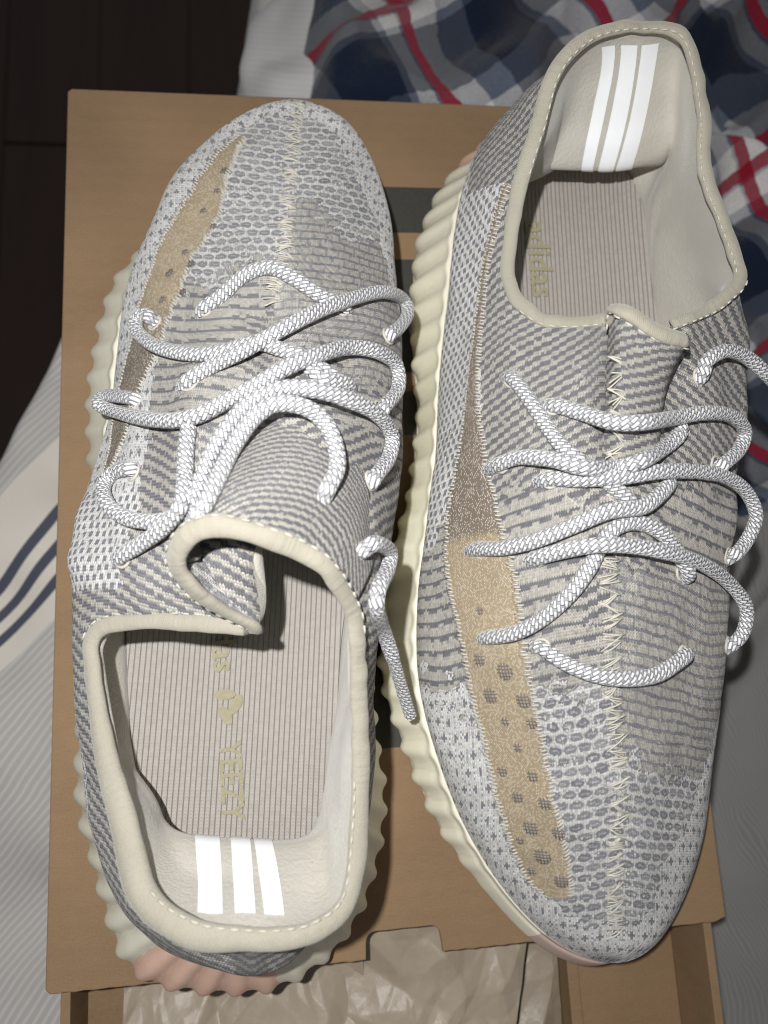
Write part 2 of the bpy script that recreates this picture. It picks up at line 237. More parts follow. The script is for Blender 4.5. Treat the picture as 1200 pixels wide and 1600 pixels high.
def frames(P, closed=False):
    T = (np.roll(P, -1, 0)-np.roll(P, 1, 0)) if closed else np.gradient(P, axis=0)
    T /= np.linalg.norm(T, axis=1, keepdims=True)+1e-9
    N = np.zeros_like(P); n = np.array([0, 0, 1.0])
    for i in range(len(P)):
        n = n-T[i]*(n@T[i]); n /= np.linalg.norm(n)+1e-9; N[i] = n
    return T, N, np.cross(T, N)

def by_length(P, step, closed=False):
    P = np.asarray(P, float)
    d = cr(P, max(60, len(P)*24), closed)
    if closed: d = np.concatenate([d, d[:1]])
    L = np.concatenate([[0], np.cumsum(np.linalg.norm(np.diff(d, axis=0), axis=1))])
    n = max(4, int(L[-1]/step)); q = np.linspace(0, L[-1], n+1)
    if closed: q = q[:-1]
    return np.stack([np.interp(q, L, d[:, k]) for k in range(3)], 1), q

def tube(P, r, ns=10, closed=False, cap=True, flat=1.0):
    """plain tube, r scalar or per point -> V, F, angle, index"""
    T, N, B = frames(P, closed); n = len(P); r = np.broadcast_to(np.asarray(r, float), (n,))
    a = np.arange(ns)*2*np.pi/ns
    V = P[:, None]+r[:, None, None]*(np.cos(a)[None, :, None]*N[:, None]*flat+np.sin(a)[None, :, None]*B[:, None])
    F = []
    for i in range(n if closed else n-1):
        for j in range(ns):
            F.append((i*ns+j, i*ns+(j+1) % ns, ((i+1) % n)*ns+(j+1) % ns, ((i+1) % n)*ns+j))
    V = V.reshape(-1, 3)
    if cap and not closed:
        F.append(tuple(range(ns))[::-1]); F.append(tuple((n-1)*ns+j for j in range(ns)))
    return V, F

def join(parts):
    V, F, o = [], [], 0
    for v, f in parts:
        V.append(np.asarray(v)); F += [tuple(i+o for i in q) for q in f]; o += len(v)
    return np.concatenate(V), F

def vnoise(p, scale, seed=0):
    """cheap smooth value noise in the plane, -1..1"""
    r = np.random.default_rng(seed); tab = r.uniform(-1, 1, (64, 64))
    q = np.asarray(p, float)/scale+100.37; i = np.floor(q).astype(int); f = q-i; f = f*f*(3-2*f)
    g = lambda a, b: tab[(i[..., 0]+a) % 64, (i[..., 1]+b) % 64]
    return (g(0,0)*(1-f[...,0])+g(1,0)*f[...,0])*(1-f[...,1])+(g(0,1)*(1-f[...,0])+g(1,1)*f[...,0])*f[...,1]

# ---------------------------------------------------------------- node helpers
class X:
    """a node socket with arithmetic"""
    nt = None
    def __init__(s, v): s.v = v
    @staticmethod
    def m(op, *a):
        n = X.nt.nodes.new('ShaderNodeMath'); n.operation = op
        for i, q in enumerate(a):
            q = q.v if isinstance(q, X) else q
            if isinstance(q, (int, float)): n.inputs[i].default_value = q
            else: X.nt.links.new(q, n.inputs[i])
        return X(n.outputs[0])
    def __add__(s, o): return X.m('ADD', s, o)
    __radd__ = __add__
    def __sub__(s, o): return X.m('SUBTRACT', s, o)
    def __rsub__(s, o): return X.m('SUBTRACT', o, s)
    def __mul__(s, o): return X.m('MULTIPLY', s, o)
    __rmul__ = __mul__
    def __truediv__(s, o): return X.m('DIVIDE', s, o)
    def __neg__(s): return X.m('MULTIPLY', s, -1.0)
    def floor(s): return X.m('FLOOR', s)
    def fract(s): return X.m('FRACT', s)
    def abs(s): return X.m('ABSOLUTE', s)
    def mod(s, k): return X.m('FLOORED_MODULO', s, k)
    def lt(s, k): return X.m('LESS_THAN', s, k)
    def gt(s, k): return X.m('GREATER_THAN', s, k)
    def sin(s): return X.m('SINE', s)
    def min(s, o): return X.m('MINIMUM', s, o)
    def max(s, o): return X.m('MAXIMUM', s, o)
    def step(s, a, b):
        n = X.nt.nodes.new('ShaderNodeMapRange'); n.interpolation_type = 'SMOOTHSTEP'
        X.nt.links.new(s.v, n.inputs[0]); n.inputs[1].default_value = a; n.inputs[2].default_value = b
        return X(n.outputs[0])
    def mix(s, a, b): return a+(b-a)*s          # s=0 -> a

def new_mat(name):
    m = bpy.data.materials.new(name); m.use_nodes = True; X.nt = m.node_tree
    return m, m.node_tree.nodes['Principled BSDF']

def sock(v): return v.v if isinstance(v, X) else v
def link(a, b): X.nt.links.new(sock(a), b)

def uvxy():
    n = X.nt.nodes.new('ShaderNodeUVMap'); n.uv_map = 'uv'
    s = X.nt.nodes.new('ShaderNodeSeparateXYZ'); X.nt.links.new(n.outputs[0], s.inputs[0])
    return X(s.outputs[0]), X(s.outputs[1])

def objxyz():
    n = X.nt.nodes.new('ShaderNodeTexCoord')
    s = X.nt.nodes.new('ShaderNodeSeparateXYZ'); X.nt.links.new(n.outputs['Object'], s.inputs[0])
    return X(s.outputs[0])*1000.0, X(s.outputs[1])*1000.0, X(s.outputs[2])*1000.0

def vec(x, y, z=0.0):
    n = X.nt.nodes.new('ShaderNodeCombineXYZ')
    for i, q in enumerate((x, y, z)):
        if isinstance(q, X): link(q, n.inputs[i])
        else: n.inputs[i].default_value = q
    return n.outputs[0]

def noise(v, scale, detail=3.0, rough=.5):
    n = X.nt.nodes.new('ShaderNodeTexNoise'); n.inputs['Scale'].default_value = scale
    n.inputs['Detail'].default_value = detail; n.inputs['Roughness'].default_value = rough
    X.nt.links.new(sock(v), n.inputs['Vector']); return X(n.outputs[0])

def objcoord():
    return X.nt.nodes.new('ShaderNodeTexCoord').outputs['Object']

def white(v):
    n = X.nt.nodes.new('ShaderNodeTexWhiteNoise'); X.nt.links.new(sock(v), n.inputs['Vector']); return X(n.outputs[0])

def mixc(f, a, b):
    n = X.nt.nodes.new('ShaderNodeMix'); n.data_type = 'RGBA'
    if isinstance(f, X): link(f, n.inputs[0])
    else: n.inputs[0].default_value = f
    for q, i in ((a, 6), (b, 7)):
        if isinstance(q, tuple): n.inputs[i].default_value = (*q, 1)
        else: X.nt.links.new(q, n.inputs[i])
    return n.outputs[2]

def bump(h, bsdf, dist, strength=1.0):
    n = X.nt.nodes.new('ShaderNodeBump'); n.inputs['Distance'].default_value = dist*MM
    n.inputs['Strength'].default_value = strength
    link(h, n.inputs['Height']); X.nt.links.new(n.outputs[0], bsdf.inputs['Normal']); return n

def setp(b, **k):
    for n, v in k.items():
        n = n.replace('_', ' ')
        b.inputs[n].default_value = (*v, 1) if isinstance(v, tuple) and len(v) == 3 and 'Radius' not in n else v

def zone_rgb():
    a = X.nt.nodes.new('ShaderNodeAttribute'); a.attribute_name = 'zone'
    s = X.nt.nodes.new('ShaderNodeSeparateColor'); X.nt.links.new(a.outputs['Color'], s.inputs[0])
    return X(s.outputs[0]), X(s.outputs[1]), X(s.outputs[2])

# ---------------------------------------------------------------- materials
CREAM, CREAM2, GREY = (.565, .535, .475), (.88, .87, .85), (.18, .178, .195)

def knit_material(name):
    """jacquard knit: every stitch of a 0.85 mm lattice is cream or grey yarn, set by four pattern zones"""
    m, b = new_mat(name)
    u, v = uvxy()
    w1 = noise(vec(u, v), .035, 1)-.5; w2 = noise(vec(u+37.0, v), .04, 1)-.5
    u = u+w1*2.0; v = v+w2*3.0
    a = u/.92; f = a.fract()-.5
    c = v/.86+f.abs()*1.0                       # V shaped stitches
    i, j = a.floor(), c.floor(); fj = c.fract()
    zb, zc, zd = zone_rgb()
    rnd = white(vec(i, j)); rr = white(vec((i/5.0).floor()+.5, (j/4.0).floor()+.5))
    # bricks of grey dashes
    jr = (j/5.0).floor(); jm = j.mod(5.0); ib = (i+jr*4.0+(white(vec(jr, 3.0))*8.0).floor()).mod(8.0)
    brick = (jm.lt(.5)*ib.lt(7.2)).max(jm.gt(.5)*jm.lt(1.5)*ib.gt(1.5)*ib.lt(6.5)*rr.gt(.25))
    # stripes, slanted
    stripe = ((j-(i.abs()*.30).floor()).mod(4.0)).lt(1.9)
    # sparse stars on light ground
    si, sj = (i+((j/6.0).floor()*3.0)).mod(6.0), j.mod(6.0)
    dx, dy = (si-2.0).abs(), (sj-2.0).abs()
    star = (dx.lt(.5)*dy.lt(1.5)).max(dx.lt(1.5)*dy.lt(.5)*rnd.gt(.25))
    star = star.max(si.gt(4.5)*(sj.mod(2.0)).lt(.5)*(f.abs()).lt(.3)*((fj-.5).abs()).lt(.32))
    rowd = (j/3.0).floor()
    honey = ((i+rowd.mod(2.0)*2.0).mod(4.0)).lt(1.5)*(j.mod(3.0)).lt(1.5)
    # dense little dashes
    uw = u+(rnd-.5)*.75; vw = v+(white(vec(i+.3, j+5.0))-.5)*.6
    py = vw/3.3; jy = py.floor(); y_ = (py.fract()-.5)*3.3
    px = uw/5.4+jy.mod(2.0)*.5+white(vec(jy, 2.0))*.12; x_ = (px.fract()-.5)*5.4
    r1 = white(vec(px.floor(), jy))
    e = X.m('SQRT', (x_/2.5)*(x_/2.5)+(y_/1.30)*(y_/1.30))
    dense = (1.0-e.step(.80, 1.16))*(.75+r1*.3)*(1.0-(y_.abs()).lt(.26)*(x_.abs()).lt(1.3)*.45)
    net = (((y_.abs()).gt(1.14))*(.7+r1*.4)).max((x_.abs()).gt(2.22)*.6)
    g = zb.gt(.5).mix(brick, stripe)
    g = zd.gt(.3).mix(g, net); g = zd.gt(.7).mix(g, dense)
    g = zc.gt(.3).mix(g, honey); g = zc.gt(.7).mix(g, star)
    g = (g-(rnd.gt(.96))*.7).abs()
    tone = noise(vec(u, v), .9, 3)
    cream = mixc(zd.gt(.7)*.75, CREAM, CREAM2); cream = mixc(zc.gt(.3)*.95, cream, CREAM2)  # paler zones; toe yarn also lightened in colour to offset flash falloff
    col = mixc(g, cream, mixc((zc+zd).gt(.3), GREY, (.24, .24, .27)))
    gap = ((f.abs()).gt(.40)).max(fj.lt(.14))  # gaps between stitches, with crevice shade painted into the yarn colour
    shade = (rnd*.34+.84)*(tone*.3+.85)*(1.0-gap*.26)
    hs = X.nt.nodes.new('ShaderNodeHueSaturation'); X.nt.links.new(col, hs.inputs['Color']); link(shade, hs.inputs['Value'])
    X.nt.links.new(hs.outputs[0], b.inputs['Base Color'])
    yarn = (1.0-(f.abs()*2.0-.5).abs()*1.6).max(0.0)*.6+(1.0-(fj*2.0-1.0).abs())*.5
    fuzz = noise(vec(u, v), 3.5, 3)
    bump(yarn*.8+fuzz*.4-g*(.9-zd.gt(.7)*.6), b, .55, 1.0)
    setp(b, Roughness=.9, Sheen_Weight=.25, Sheen_Roughness=.5, Specular_IOR_Level=.25)
    return m

def lace_material():
    m, b = new_mat('reflective_braided_lace')
    u, v = uvxy()                                # u turns 0..1, v in mm
    A = u*9.0+v/1.35; B = u*9.0-v/1.35
    i, j = A.floor(), B.floor(); fa, fb = A.fract(), B.fract()
    top = ((i-j).mod(3.0)).lt(1.5)
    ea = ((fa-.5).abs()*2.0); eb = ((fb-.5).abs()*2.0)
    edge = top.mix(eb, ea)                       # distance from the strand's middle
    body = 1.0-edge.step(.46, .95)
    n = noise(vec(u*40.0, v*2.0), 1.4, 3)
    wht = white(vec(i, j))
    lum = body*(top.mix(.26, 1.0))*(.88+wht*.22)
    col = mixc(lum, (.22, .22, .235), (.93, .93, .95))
    X.nt.links.new(col, b.inputs['Base Color'])
    bump(body+n*.35, b, .35, 1.0)
    setp(b, Roughness=.38, Specular_IOR_Level=.6, Metallic=.0, Sheen_Weight=.3)
    return m

def plain(name, col, rough=.6, noise_scale=None, amount=.2, bump_mm=0, bump_scale=400, **k):
    m, b = new_mat(name)
    if noise_scale:
        n = noise(objcoord(), noise_scale, 4)
        lo = tuple(c*(1-amount) for c in col); hi = tuple(min(1, c*(1+amount)) for c in col)
        X.nt.links.new(mixc(n, lo, hi), b.inputs['Base Color'])
    else: b.inputs['Base Color'].default_value = (*col, 1)
    if bump_mm: bump(noise(objcoord(), bump_scale, 4), b, bump_mm)
    setp(b, Roughness=rough, **k)
    return m

def fabric(name, col, pitch=.6, amount=.1, dirt=.12):
    m, b = new_mat(name)
    x, y, z = objxyz()
    rib = ((x+y*.6+z*.8)*(2*math.pi/pitch)).sin()
    n = noise(objcoord(), 900, 3); big = noise(objcoord(), 60, 4)
    X.nt.links.new(mixc(big, tuple(c*(1-dirt) for c in col), tuple(min(1, c*(1+dirt*.6)) for c in col)), b.inputs['Base Color'])
    bump(n*.9+rib*.08, b, .32)
    setp(b, Roughness=.85, Sheen_Weight=.35, Sheen_Roughness=.4, Specular_IOR_Level=.25)
    return m

def rubber(name, col):
    m, b = new_mat(name)
    n = noise(objcoord(), 45, 4); n2 = noise(objcoord(), 700, 3)
    X.nt.links.new(mixc(n, tuple(c*.88 for c in col), tuple(min(1, c*1.08) for c in col)), b.inputs['Base Color'])
    bump(n2, b, .05)
    setp(b, Roughness=.42, Specular_IOR_Level=.4)
    return m

def cardboard_material(name='kraft_cardboard', col=(.25, .163, .092)):
    m, b = new_mat(name)
    co = objcoord(); x, y, z = objxyz()
    n = noise(co, 18, 5); f = noise(vec(x*.25, y*3.0, z*.25), .9, 3); s = noise(co, 1500, 2)
    flute = (y*(2*math.pi/6.5)).sin()*.5+.5
    k = ((n-.5)*1.2+(f-.5)*.45+(s-.5)*.5+.5)+flute*.03
    X.nt.links.new(mixc(k, tuple(c*.72 for c in col), tuple(c*1.28 for c in col)), b.inputs['Base Color'])
    bump(f*.5+s*.6+flute*.35, b, .12)
    setp(b, Roughness=.8, Specular_IOR_Level=.25)
    return m

def mesh_panel_material():
    """see-through monofilament weave over tan: threads with glints painted as pale specks and small dark holes"""
    m, b = new_mat('monofilament_mesh')
    u, v = uvxy(); zb, zc, zd = zone_rgb()
    a = (u+v)/.85; c = (u-v)/.85
    i, j = a.floor(), c.floor()
    d = ((a.fract()-.5).abs().max((c.fract()-.5).abs()))
    hole = 1.0-d.step(.20, .40)
    r = white(vec(i, j)); r2 = white(vec(i+.5, j+9.5)); big = noise(vec(u, v), .12, 3)
    base = mixc(big, (.48, .375, .235), (.62, .50, .33))
    base = mixc(zb, base, (.235, .195, .17))
    base = mixc(r2*.3, base, (.22, .17, .12))
    gl = r.gt(.62)*hole
    col2 = mixc(gl*.85, base, (.95, .89, .76))  # glint specks painted into the base colour
    X.nt.links.new(col2, b.inputs['Base Color'])
    bump(hole+r*.5, b, .3)
    setp(b, Specular_IOR_Level=.6); link(1.0-gl*.5-.3, b.inputs['Roughness'])
    return m

def insole_material():
    m, b = new_mat('ribbed_insole_textile')
    u, v = uvxy()
    a = u/1.65; f = (a.fract()-.5).abs()*2.0
    st = ((v/1.0+f*.9).fract()-.5).abs()*2.0
    r = white(vec(a.floor(), (v/1.0+f*.9).floor()))
    groove = f.step(.72, 1.0)
    lum = (1.0-groove)*(.55+st*.45)*(.75+r*.35)
    X.nt.links.new(mixc(lum, (.30, .275, .25), (.475, .44, .40)), b.inputs['Base Color'])
    bump((1.0-groove)*.8+st*.4, b, .35)
    setp(b, Roughness=.6, Specular_IOR_Level=.4)
    return m

def binding_material():
    m, b = new_mat('cream_binding_tape')
    u, v = uvxy()
    rib = ((u*1.0+v*.45)*(2*math.pi/.62)).sin(); puck = noise(vec(u*.45, v*.12), 1.0, 3); n = noise(vec(u*3.0, v*3.0), 1.0, 3)
    big = noise(objcoord(), 55, 4)
    col = mixc(big, (.345, .318, .252), (.46, .43, .355))
    col = mixc(rib*.05+.05, col, (.30, .275, .215))
    X.nt.links.new(col, b.inputs['Base Color'])
    bump(rib*.07+puck*1.3+n*.35, b, .45)
    setp(b, Roughness=.85, Sheen_Weight=.3, Sheen_Roughness=.4, Specular_IOR_Level=.25)
    return m

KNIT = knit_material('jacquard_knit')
LACE = lace_material()
BINDING = binding_material()
LINING = fabric('cream_lining', (.56, .53, .47), .5)
THREAD = plain('cream_thread', (.58, .55, .475), .5, 300, .2, .1, 900)
LOOPS = plain('cream_loop_yarn', (.54, .51, .455), .8, 600, .25, .1, 900)
INSOLE = insole_material()
INK = plain('olive_insole_print', (.33, .30, .19), .7, 900, .2, .1, 1500)
REFLECT = plain('white_reflective_tape', (.93, .95, .97), .45, 250, .03)
RUBBER = rubber('pale_cream_rubber', (.82, .785, .64))  # translucent glow put into the colour as a paler cream
PINK = rubber('peach_rubber', (.80, .53, .41))
TOE_PINK = rubber('dusty_pink_rubber', (.56, .43, .37))
PANEL = mesh_panel_material()
DOT = plain('dark_knit_dot', (.20, .18, .17), .8, 1400, .7, .3, 1400)
CARD = cardboard_material()
CARD_EDGE = plain('cardboard_cut_edge', (.50, .36, .23), .85, 500, .25, .1, 900)
CARD_INK = plain('dark_olive_print', (.042, .041, .034), .75, 600, .25, .05, 900)

# ---------------------------------------------------------------- the setting: floor and bed
def smoothstep(x, a, b):
    t = np.clip((x-a)/(b-a), 0, 1); return t*t*(3-2*t)

def wood_material():
    m, b = new_mat('dark_stained_wood')
    x, y, z = objxyz()
    n = noise(vec(x*.02, y*.002, z*.02), 1.2, 6, .6); g = noise(vec(x*.25, y*.008), .8, 4)
    X.nt.links.new(mixc(n*.6+g*.4, (.014, .008, .006), (.075, .034, .022)), b.inputs['Base Color'])
    bump(g, b, .4); setp(b, Roughness=.45)
    return m

WOOD = wood_material()
FZ = -680.0
floor = mesh_obj('floor', [(-1500, -900, FZ-22), (1700, -900, FZ-22), (1700, 2200, FZ-22), (-1500, 2200, FZ-22)], [(0, 1, 2, 3)],
                 plain('floor_gap', (.01, .006, .005), .9), smooth=False)
tag(floor, 'dark stained wooden plank floor far below the bed', kind='structure')
def box_mesh(name, x0, x1, y0, y1, z0, z1, mat, parent=None, bevel=0.0):
    V = [(x0,y0,z0),(x1,y0,z0),(x1,y1,z0),(x0,y1,z0),(x0,y0,z1),(x1,y0,z1),(x1,y1,z1),(x0,y1,z1)]
    F = [(3,2,1,0),(4,5,6,7),(0,1,5,4),(1,2,6,5),(2,3,7,6),(3,0,4,7)]
    o = mesh_obj(name, V, F, mat, parent, smooth=False)
    if bevel:
        bm = bmesh.new(); bm.from_mesh(o.data)
        bmesh.ops.bevel(bm, geom=bm.edges[:], offset=bevel*MM, segments=2, affect='EDGES', profile=.6)
        bm.to_mesh(o.data); bm.free()
    return o
for i in range(13):
    x = -760+i*122
    cut = 200+((i*377) % 900)
    box_mesh('plank', x, x+121.2, -880, cut-2, FZ-20, FZ, WOOD, floor, 1.5)
    box_mesh('plank', x, x+121.2, cut+2, 2180, FZ-20, FZ, WOOD, floor, 1.5)

def pinstripe_material(name, base, line, pitch, band=False, WOB=10.0):
    m, b = new_mat(name)
    u, v = uvxy()
    wob = noise(vec(u, v), .014, 3)*WOB
    s = ((v+wob)/pitch).fract()
    ln = (s-.5).abs().lt(.17)
    n = noise(vec(u, v), .03, 4); th = noise(vec(u*2.0, v*2.0), 1.0, 2)
    col = mixc(ln*(.22+n*.6), tuple(c for c in base), line)
    if band:                                    # cream border with three navy stripes
        inb = (v.gt(97.0))*(v.lt(158.0))
        col = mixc(inb, col, (.86, .80, .72))
        d = (v-108.0)/10.5
        nav = (d.fract()).lt(.48)*v.gt(108.0)*v.lt(139.0)
        col = mixc(nav*.96, col, (.045, .06, .10))
    col = mixc(n*.12, col, (.3, .29, .28))
    X.nt.links.new(col, b.inputs['Base Color'])
    bump(th, b, .25); setp(b, Roughness=.9, Sheen_Weight=.2, Specular_IOR_Level=.2)
    return m

def cloth(name, fn, nu, nv, mat, label, cat, uvfn, flip=False):
    a, c = np.meshgrid(np.linspace(0, 1, nu), np.linspace(0, 1, nv), indexing='ij')
    G = fn(a, c); V = G.reshape(-1, 3)
    o = mesh_obj(name, V, grid_faces(nu, nv, False, flip), mat, uv=uvfn(V, a.ravel(), c.ravel()))
    md = o.modifiers.new('thickness', 'SOLIDIFY'); md.thickness = 3*MM; md.offset = -1
    return tag(o, label, cat)

BZ = -122.0
# mattress under everything; its edge runs slantwise behind the box
edge_pts = np.array([(-105, -320), (-98, -100), (-92, 60), (-80, 196), (-52, 262), (0, 352), (62, 450), (80, 560), (90, 800)], float)
def edge_x(y): return np.interp(y, edge_pts[:, 1], cr(edge_pts, 9, False)[:, 0])
mv, mf = [], []
ys = np.linspace(-320, 800, 60)
for y in ys: mv += [(edge_x(y)+14, y, BZ-14), (900, y, BZ-14), (900, y, FZ+120), (edge_x(y)+14, y, FZ+120)]
for i in range(59):
    for k in range(4):
        a = i*4+k; b_ = i*4+(k+1) % 4; mf.append((a, b_, b_+4, a+4))
mf += [(0, 1, 2, 3), (59*4+3, 59*4+2, 59*4+1, 59*4)]
mat_o = mesh_obj('mattress', mv, mf, plain('mattress_ticking', (.45, .43, .40), .9, 60, .1), smooth=False)
tag(mat_o, 'pale mattress hidden under the striped bedding', 'mattress')

def duvet(a, c):
    y = -330+a*1120
    x0 = edge_x(y)
    s = c*330-26                                 # distance in from the edge
    drop = np.where(s < 8, (8-s)**1.6*.6, 0)
    x = x0+np.maximum(s, -6)
    p = np.stack([x, y], -1)
    z = BZ-drop+vnoise(p, 46, 3)*10+vnoise(p@np.array([[.7, .7], [-.7, .7]]), 22, 4)*3+7*np.sin((x*.6+y)*.045)*smoothstep(y, 260, 90)
    z = np.minimum(z, -108)
    return np.stack([x, y, z], -1)
ang = math.radians(50)
DUV = pinstripe_material('striped_duvet_cotton', (.56, .535, .51), (.84, .82, .80), 3.4, band=True)
cloth('duvet', duvet, 300, 120, DUV, 'cream and grey pinstriped duvet cover with three navy stripes, left of the box', 'duvet',
      lambda V, a, c: np.stack([V[:, 0]*math.cos(ang)+V[:, 1]*math.sin(ang), -V[:, 0]*math.sin(ang)+V[:, 1]*math.cos(ang)-14+3*np.sin(V[:, 1]*.05)], -1), flip=True)

def sheet(a, c):
    x = 200+c*420; y = -330+a*700
    p = np.stack([x, y], -1)
    z = BZ+6+vnoise(p, 70, 8)*9+vnoise(p@np.array([[.9, .4], [-.4, .9]]), 30, 9)*4-16*np.exp(-((x-330+(y-90)*-.9)/9)**2)*smoothstep(y, 190, 120)
    return np.stack([x, y, np.minimum(z, -104)], -1)
SHEET = pinstripe_material('grey_pinstripe_sheet', (.25, .245, .235), (.37, .36, .345), 2.6, WOB=34.0)
cloth('bed_sheet', sheet, 200, 140, SHEET, 'grey pinstriped bed sheet rumpled on the right of the box', 'sheet',
      lambda V, a, c: np.stack([V[:, 1], V[:, 0]+V[:, 2]*1.5+14*np.sin(V[:, 1]*.028)+V[:, 1]*.35], -1), flip=True)

def plaid_material():
    m, b = new_mat('plaid_fleece')
    u, v = uvxy()
    wob = (noise(vec(u, v), .15, 2)-.5)*3.0
    fu = ((u+wob)/96.0).fract(); fv = ((v+wob)/96.0).fract()
    def band(f, lo, hi): return f.gt(lo)*f.lt(hi)
    nv_u, nv_v = band(fu, .0, .42), band(fv, .0, .42)
    red_u, red_v = band(fu, .62, .70), band(fv, .62, .70)
    wt_u, wt_v = band(fu, .48, .60).max(band(fu, .70, .84)), band(fv, .48, .60).max(band(fv, .70, .84))
    nav = nv_u*.5+nv_v*.5+(nv_u-nv_v).abs()*.16; red = (red_u+red_v)*.5; wt = (wt_u+wt_v)*.5
    col = mixc(wt*.9, (.14, .165, .22), (.86, .84, .81))
    col = mixc(nav*.98, col, (.010, .018, .040))
    col = mixc(red*1.7, col, (.34, .012, .035))
    n = noise(vec(u, v), .8, 4); r = noise(vec(u*3.0, v*.6), 1.0, 2)
    hs = X.nt.nodes.new('ShaderNodeHueSaturation'); X.nt.links.new(col, hs.inputs['Color']); link(n*.7+.65+r*.06, hs.inputs['Value'])
    X.nt.links.new(hs.outputs[0], b.inputs['Base Color'])
    bump(n+r*.25, b, 1.2); setp(b, Roughness=.95, Sheen_Weight=.12, Sheen_Roughness=.4, Specular_IOR_Level=.1)
    return m
def blanket(a, c):
    # heaped along the back of the box, then down its right side
    ax = np.array([(90, 422), (160, 418), (250, 408), (318, 380), (348, 320), (360, 250), (366, 170)], float)
    P = cr(ax, a.shape[0], False); T = np.gradient(P, axis=0); T /= np.linalg.norm(T, axis=1, keepdims=True)
    N = np.stack([-T[:, 1], T[:, 0]], -1)
    x = P[:, 0][:, None]+N[:, 0][:, None]*(c*250-52); y = P[:, 1][:, None]+N[:, 1][:, None]*(c*250-52)
    p = np.stack([x, y], -1)
    q = p@np.array([[.8, .6], [-.6, .8]])
    z = -72+vnoise(p, 46, 21)*20+(np.abs(vnoise(q, 40, 22))*-2+.7)*13+vnoise(q*np.array([1, .35]), 15, 25)*6
    e = np.minimum(np.minimum(smoothstep(c, 0, .10), smoothstep(1-c, 0, .1)), np.minimum(smoothstep(a, 0, .07), smoothstep(1-a, 0, .08)))
    z = BZ+8+(z-BZ-8)*e
    return np.stack([x+vnoise(p, 35, 23)*8, y+vnoise(p, 38, 24)*8, z], -1)
def blanket_uv(V, a, c):
    q = V[:, :2]@np.array([[.80, -.60], [.60, .80]])
    w = np.stack([vnoise(V[:, :2], 48, 61), vnoise(V[:, :2], 52, 62)], -1)*13
    return q+w+V[:, 2:3]*np.array([[.5, .35]])
cloth('plaid_blanket', blanket, 260, 170, plaid_material(), 'navy, grey, white and red plaid fleece blanket heaped behind the box', 'blanket', blanket_uv, flip=False)

def pillow(a, c):
    th = a*2*math.pi; ph = (c-.5)*math.pi
    x = 138+72*np.cos(th)*np.cos(ph); y = 450+78*np.sin(th)*np.cos(ph); z = BZ+2+30*np.sin(ph)
    p = np.stack([x, y], -1)
    return np.stack([x+vnoise(p, 25, 31)*4, y+vnoise(p, 22, 32)*4, z+vnoise(p, 24, 33)*7], -1)
PIL = pinstripe_material('white_pinstripe_cotton', (.70, .69, .68), (.78, .78, .78), 4.0)
cloth('pillow', pillow, 90, 50, PIL, 'white pillow corner poking out from under the plaid blanket', 'pillow',
      lambda V, a, c: np.stack([V[:, 0], V[:, 1]+V[:, 2]], -1))

# ---------------------------------------------------------------- the cardboard box: sleeve, tray, paper
BW, BL, BH, TH = 236.4, 335.0, 116.0, 2.4
sleeve = empty('box_sleeve', (0, 0, 0), 'brown kraft cardboard shoe box sleeve carrying both sneakers, thumb notch in its front edge', 'box')
def extrude_outline(name, pts, z0, z1, mat, parent, edge_mat=None, bevel=0):
    n = len(pts)
    V = [(x, y, z0) for x, y in pts]+[(x, y, z1) for x, y in pts]
    F = [tuple(range(n))[::-1], tuple(range(n, 2*n))]+[(i, (i+1) % n, n+(i+1) % n, n+i) for i in range(n)]
    o = mesh_obj(name, V, F, mat, parent, smooth=False)
    if edge_mat:
        o.data.materials.append(edge_mat)
        for p in o.data.polygons[2:]: p.material_index = 1
    if bevel:
        bm = bmesh.new(); bm.from_mesh(o.data)
        top = [e for e in bm.edges if all(v.co.z > z1*MM-1e-6 for v in e.verts)] if parent is None or True else []
        bmesh.ops.bevel(bm, geom=top, offset=bevel*MM, segments=3, affect='EDGES', profile=.5)
        bm.to_mesh(o.data); bm.free()
    return o
def rough_line(p, q, n, amp, seed):
    r = np.random.default_rng(seed); t = np.linspace(0, 1, n)[:-1]
    p, q = np.array(p, float), np.array(q, float); d = (q-p)/np.linalg.norm(q-p); nn = np.array([-d[1], d[0]])
    return [tuple(p+(q-p)*k+nn*(r.uniform(-amp, amp) if 0 < i else 0)) for i, k in enumerate(t)]
def corner(cx, cy, r, a0, a1, n=5): return [(cx+r*math.cos(a), cy+r*math.sin(a)) for a in np.linspace(a0, a1, n)]
out = []
out += rough_line((1.5, 0), (104.5, 0), 40, .18, 1)+[(104.5, 0)]
out += rough_line((104.5, 0), (104.8, 6), 4, .05, 2)[1:]+corner(108, 5.5, 3.2, math.pi, math.pi/2)
out += rough_line((109, 8.7), (127.5, 8.7), 8, .1, 3)+corner(127.5, 5.5, 3.2, math.pi/2, 0)
out += [(131, 3), (131.2, 0)]+rough_line((131.2, 0), (BW-1.5, 0), 40, .18, 4)[1:]
out += [(BW, 1.5), (BW, BL-1.5), (BW-1.5, BL), (1.5, BL), (0, BL-1.5), (0, 1.5)]
extrude_outline('top_panel', out, -TH, 0, CARD, sleeve, CARD_EDGE, .55)
box_mesh('side_wall', 0.2, TH+.2, .3, BL-.3, -BH, -TH-.05, CARD, sleeve)
box_mesh('side_wall', BW-TH-.2, BW-.2, .3, BL-.3, -BH, -TH-.05, CARD, sleeve)
box_mesh('end_wall', TH+.3, BW-TH-.3, BL-TH-.3, BL-.3, -BH, -TH-.05, CARD, sleeve)
box_mesh('bottom_panel', TH+.3, BW-TH-.3, .3, BL-TH-.4, -BH, -BH+TH, CARD, sleeve)
# the crease where the top panel folds, a pressed score line
box_mesh('score_line', 6, 120, BL-13.4, BL-12.9, -.05, .07, CARD, sleeve)

